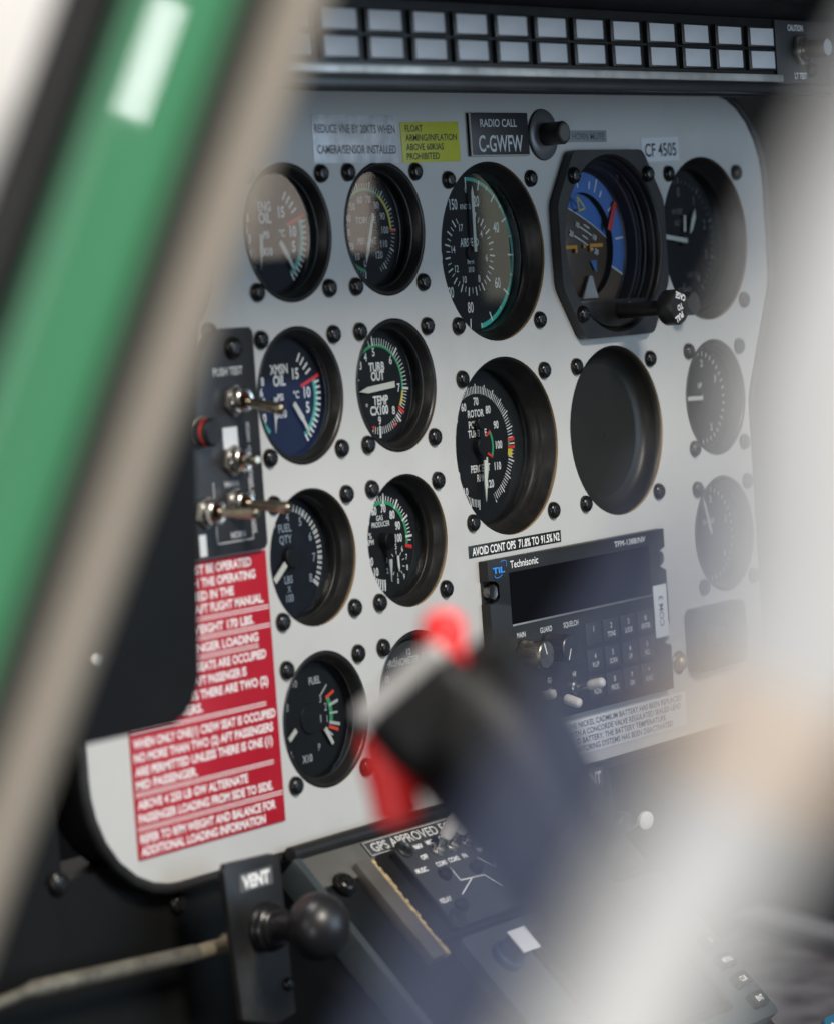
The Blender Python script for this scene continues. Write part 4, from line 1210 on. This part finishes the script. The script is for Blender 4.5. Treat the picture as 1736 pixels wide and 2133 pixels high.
# navigator unit below
nv = thing('gps_navigator', 'grey blue navigator unit with small black keys marked CLR and ENT low on the pedestal', 'navigator', -56, 239.2 + 98 * .723, -8 - 98 * .691, rx=RX)
NV = mat('navigator_grey', (.055, .068, .080), .4, var=.15, vscale=20, rvar=.08)
U3 = lambda x: x + 56
S3 = lambda s: 98 - s
m = MB(); m.rbox(U3(-132), U3(20), S3(139), S3(57), -1.0, 6, 3, .8); m.build('faceplate', NV, nv)
m = MB(); m.rbox(U3(-98), U3(-8), S3(130), S3(66), 5.9, 7.2, 2, .4); sc_ = m.build('screen_bezel', BLACK, nv)
m = MB(); m.box(U3(-93), U3(-13), S3(126), S3(70), 7.25, 7.4); m.build('screen', mat('screen_dark', (.01, .013, .018), .1), sc_)
m = MB(); m.lathe([(7, 6), (7, 9), (5.4, 9.5), (5.4, 17), (4.8, 18)], U3(-115), S3(72), 36, cap1=True); kb_ = m.build('selector_knob', mat('knob_blue', (.03, .06, .13), .25), nv)
m = MB(); m.box(U3(-121), U3(-109), S3(78) , S3(67), 18.2, 18.6, .1); m.build('knob_reflection', mat('knob_reflection_white', (.75, .77, .80), .4), kb_)  # pale plate painted in for a white reflection on the unit
for i, (t, s_) in enumerate((('D', 98), ('MENU', 109), ('CLR', 119.8), ('ENT', 130.8))):
    m = MB(); m.rbox(U3(9.6 - 5.2), U3(9.6 + 5.2), S3(s_ + 3.6), S3(s_ - 3.6), 5.9, 9.0, 1.5, .7); q = m.build('menu_key', mat('menu_key_black', (.018, .020, .024), .35), nv)
    L = MB(); L.text(t, U3(9.6), S3(s_), 2.4, 9.08, xs=.8, bold=.01); L.build('key_legend', WPRINT, q, False)
hc = thing('blue_handle_cap', 'small blue plastic cap with pale lettering low beside the pedestal', 'cap', 58, 357, -108, rx=RX)
m = MB(); m.rbox(-8, 16, -10, 6, 0, 10, 4, 1.5); m.build('cap_body', mat('cap_blue', (.03, .12, .20), .35), hc)
L = MB(); L.text('P', -3, 1, 3.2, 10.1); L.build('lettering', WPRINT, hc, False)
m = MB(); m.box(-6, 14, -110, -8, -10, 2, 2); m.build('cap_stalk', BLACK, hc)

# ================================================================== BLACK POD IN FRONT OF THE PANEL
o = thing('black_instrument_pod', 'black box with rounded lower corner and two bright screws in front of the panel', 'instrument pod', -420, 60, -108)
pod = []
for a in range(0, 91, 10):
    pod.append((-362 + 17 * sin(R(a)) , 137 + 17 * cos(R(a))))
pts = [(-480, 154), (-480, -10), (-322, -10), (-338, 60)] + [(x_, y_) for x_, y_ in pod[::-1]]
pts = [(a + 420, 60 - b) for a, b in pts][::-1]
m = MB(); m.prism(pts, -45, 0, 2.0, 3); m.build('pod_body', mat('pod_black', (.0045, .0045, .0045), .5, spec=.15, var=.25, vscale=20, bump=.25, bscale=600, rvar=.08), o)
for v_ in (-52.4, -68):
    m = MB(); m.lathe([(2.2, 0), (2.0, 1.0), (1.2, 1.6)], 24.6, v_, 20, cap1=True); m.build('bright_screw', STEEL, o)

# ================================================================== CYCLIC GRIP
def P(x, y, z, o0):   # panel mm -> local u, v, n of a thing based at o0
    return (x - o0[0], -(y - o0[1]), -(z - o0[2]))
g0 = (-539.1, 208.3, -410.9)
o = thing('control_stick_grip', 'black pilot control grip with red top button and red trigger', 'control stick', *g0)
GRIP = mat('grip_black', (.006, .006, .0062), .5, spec=.22, var=.2, vscale=50, bump=.15, bscale=700, rvar=.08)
ax = [(-528.1, 285.8, -457.5), (-536.1, 205.7, -410.9), (-541.8, 165.7, -389.5), (-543.5, 141.8, -375.3), (-546.4, 124.1, -365.6), (-550.2, 111.5, -359.2)]
m = MB(); m.tube([P(*p, g0) for p in ax], [9, 9, 10.5, 15.5, 18.5, 13.5], 28); m.build('grip_body', GRIP, o, ang=70)
def obox(name, c, ex, ey, ez, hx, hy, hz, bev, mt, parent):
    m = MB()
    c, ex, ey, ez = Vector(c), Vector(ex), Vector(ey), Vector(ez)
    vs_ = [[[None] * 2 for _ in range(2)] for _ in range(2)]
    for i in range(2):
        for j in range(2):
            for k_ in range(2):
                q = c + ex * (hx * (2 * i - 1)) + ey * (hy * (2 * j - 1)) + ez * (hz * (2 * k_ - 1))
                vs_[i][j][k_] = m._v(*P(q.x, q.y, q.z, g0))
    q = vs_
    F = [(q[0][0][0], q[0][1][0], q[0][1][1], q[0][0][1]), (q[1][0][0], q[1][0][1], q[1][1][1], q[1][1][0]),
         (q[0][0][0], q[0][0][1], q[1][0][1], q[1][0][0]), (q[0][1][0], q[1][1][0], q[1][1][1], q[0][1][1]),
         (q[0][0][0], q[1][0][0], q[1][1][0], q[0][1][0]), (q[0][0][1], q[0][1][1], q[1][1][1], q[1][0][1])]
    fs = [m.bm.faces.new(f) for f in F]
    bmesh.ops.bevel(m.bm, geom=list({e for f in fs for e in f.edges}), offset=bev * MM, segments=4, affect='EDGES', profile=.6)
    return m.build(name, mt, parent, ang=60)
eu = (CR * .75 - CD * .66).normalized()      # along the top edge of the head
ev = (CR * .66 + CD * .75).normalized()      # down into the grip
HEADC = Vector((-556.2, 112.2, -354.9)) + ev * 6.1
obox('grip_head', HEADC, eu, ev, CF, 14.6, 11.2, 12.5, 9.0, GRIP, o)
obox('head_lit_top', HEADC - ev * 10.0 - CF * .5, eu, ev, CF, 13.2, 2.6, 10.5, 2.2, mat('head_lit_grey', (.42, .41, .40), .35, metal=.3, var=.1), o)  # pale colour stands in for the light on the head's top face
m = MB()
b0, b1 = P(-546.6, 106.8, -357.9, g0), P(-545.5, 93.9, -357.9, g0)
m.lathe([(5.8, -4), (5.8, 1.7), (5.2, 2.2), (5.2, 10.4), (4.4, 12.4), (2.1, 13.6)], axis=Vector(b1) - Vector(b0), base=b0, seg=28, cap1=True)
m.build('red_button', mat('button_red', (.88, .03, .03), .4), o)
m = MB()
m.tube([P(-539.7, 102.5, -364.8, g0), P(-534.7, 112.1, -367.9, g0), P(-526.7, 129.4, -374.2, g0), P(-521.4, 153.0, -384.4, g0)], [6.6, 7.6, 7.8, 6], 24); m.build('side_housing', GRIP, o, ang=60)
m = MB()
m.tube([P(-557.6, 121.4, -343.0, g0), P(-556.6, 129.0, -345.3, g0), P(-555.6, 136.6, -347.1, g0), P(-555.3, 142.2, -347.8, g0), P(-555.1, 143.5, -347.9, g0)], [(2.4, 4), (4.8, 6), (6.2, 6), (6.4, 6), (4.2, 4)], 20)
m.build('red_trigger', mat('trigger_red', (.92, .03, .03), .4), o)
m = MB()
h0 = P(-560.7, 108.4, -355.0, g0)
m.lathe([(4, -5), (4, 0), (3.2, 1.8), (1.5, 2.8)], axis=(-ev.x, ev.y, ev.z), base=h0, seg=24, cap1=True); m.build('hat_switch', STEEL, o)
m = MB(); m.tube([P(-528.1, 288.0, -457.5, g0), P(-523.6, 363.3, -466.2, g0), P(-494.9, 529.2, -433.1, g0)], [9, 9, 9], 20); m.build('stick_tube', BLACK, o)

# ================================================================== GREEN POST AND WHITE BAR
pa, pb = Vector((-714.4, -66.9, -482.5)), Vector((-788.1, 166.5, -409.0))
pm = (pa + pb) / 2
axd = (pa - pb).normalized()
wd_ = CR * .942 + CD * .336
wd_ = (wd_ - axd * wd_.dot(axd)).normalized()
dd_ = axd.cross(wd_).normalized()
if dd_.dot(CF) < 0: dd_ = -dd_
o = thing('green_door_post', 'glossy green door post with black seal and beige trim edge', 'door post', *pm)
def extr(name, prof, mt, a=-260, b=260, ang=38, k=1):
    """prof: (across, depth away from viewer)"""
    m = MB()
    rings = []
    for i in range(k + 1):
        t = a + (b - a) * i / k
        rings.append([m._v(*P(*(pm + axd * t + wd_ * p[0] + dd_ * p[1]), pm)) for p in prof])
    kk = len(prof)
    for r0_, r1_ in zip(rings, rings[1:]):
        for i in range(kk):
            m.bm.faces.new((r0_[i], r0_[(i + 1) % kk], r1_[(i + 1) % kk], r1_[i]))
    m.bm.faces.new(rings[0]); m.bm.faces.new(rings[-1][::-1])
    return m.build(name, mt, o, ang=ang)
BEI = mat('beige_trim', (.265, .235, .195), .6, var=.06, vscale=20)
GRN = mat('green_gloss_paint', (.060, .24, .122), .5, spec=.2, var=.05, vscale=6, coat=1.0)
GRN.node_tree.nodes['Principled BSDF'].inputs['Coat Roughness'].default_value = 0.03
extr('beige_trim', [(0, 4), (-1.0, 1.4), (-3, .3), (-6, .3), (-8, 1.4), (-8.7, 4), (-8.7, 20), (0, 20)], BEI, ang=60)
extr('dark_groove', [(-8.8, 6), (-9.6, 4.6), (-11, 4.2), (-13.2, 4.6), (-13.8, 6), (-13.8, 20), (-8.8, 20)], mat('groove_brown', (.05, .046, .042), .7), ang=60)
gprof = [(-13.9, 9), (-14.1, 6.0), (-14.6, 3.4), (-15.6, 1.6), (-17.2, .6), (-19, .2), (-22, .1), (-25, .1), (-28, .1), (-30, .4), (-31.4, 1.4), (-32.3, 3), (-32.8, 9), (-32.8, 24), (-13.9, 24)]
extr('green_post', gprof, GRN, ang=60)
sprof = [(-33, 10)] + [(-33.2 - 11.4 * t, 9 - 3.4 * sin(pi * t)) for t in [i / 10 for i in range(11)]] + [(-44.8, 10), (-44.8, 24), (-33, 24)]
extr('black_seal', sprof, RUB, ang=60)

# lamp added so its mirror image shows on the flat of the glossy post
pw = pm + axd * 73 + wd_ * (-26.6)
rin = (pw - CAM).normalized()
rout = rin - dd_ * (2 * rin.dot(dd_))
lp_ = pw + rout * 1500
ll = area('post_highlight_lamp', tuple(lp_), tuple(pw), 108, 78, 0.86, (1.0, 0.95, 0.98))
zc = PW(-rout).normalized()
yc = PW(axd); yc = (yc - zc * yc.dot(zc)).normalized()
xc = yc.cross(-zc)
ll.matrix_world = Matrix.Translation(W(*lp_)) @ Matrix((xc, yc, -zc)).transposed().to_4x4()

o2 = thing('white_bar', 'pale white bar crossing very close in front of the radio side, deeply blurred', 'bar', -972, 40, -702)
BAR = mat('white_bar_paint', (.63, .63, .625), .6, var=.05, vscale=30)
wb0 = (-972, 40, -702)
wp = [(-939.6, -19.1, -714.1), (-944.6, -5.1, -708.9), (-948.7, 5.3, -704.6), (-952.4, 15.9, -700.7), (-955.8, 28.2, -697.4), (-958.0, 40.8, -695.9), (-960.7, 49.6, -693.3), (-963.9, 58.3, -689.9), (-967.1, 65.3, -686.4), (-969.9, 72.2, -683.3), (-973.3, 81.0, -679.8), (-976.5, 89.7, -676.4)]
m = MB(); m.tube([P(*p, wb0) for p in wp], [6.2, 6.8, 7.4, 8.4, 9.0, 8.6, 7.6, 6.3, 5.8, 6.0, 6.2, 6.2], 32); m.build('bar_tube', BAR, o2, ang=70)
m = MB(); m.tube([P(*(-961.2, 51.0, -692.7), wb0), P(*(-962.8, 55.2, -691.1), wb0)], [7.6, 7.1], 28); m.build('peach_reflection', mat('peach_reflection', (.74, .54, .36), .6), o2)  # short band whose peach colour stands in for a warm reflection
m = MB(); m.tube([P(*wp[-2], wb0), P(*wp[-1], wb0)], 7.6, 24); m.build('end_sleeve', BAR, o2)
o3 = thing('slate_haze_tube', 'thin slate blue hose added for the bluish haze along the blurred white bar, over the grip', 'tubing', -985, 60, -690)  # added tube, its blur lays a bluish haze beside the bar
hb0 = (-985, 60, -690)
hp = [(-967.7, 32.5, -690.4), (-969.5, 39.4, -688.7), (-973.0, 48.0, -684.9), (-976.7, 56.5, -680.9), (-979.6, 63.3, -677.8), (-982.3, 70.1, -674.8), (-985.7, 78.7, -671.2), (-988.9, 87.2, -667.9)]
m = MB(); m.tube([P(*p, hb0) for p in hp], [0.8, 1.7, 2.2, 2.5, 2.6, 2.7, 2.8, 2.8], 20); m.build('haze_tube', mat('slate_blue', (.085, .105, .185), .6, var=.1), o3, ang=70)
print('objects', len(bpy.data.objects))
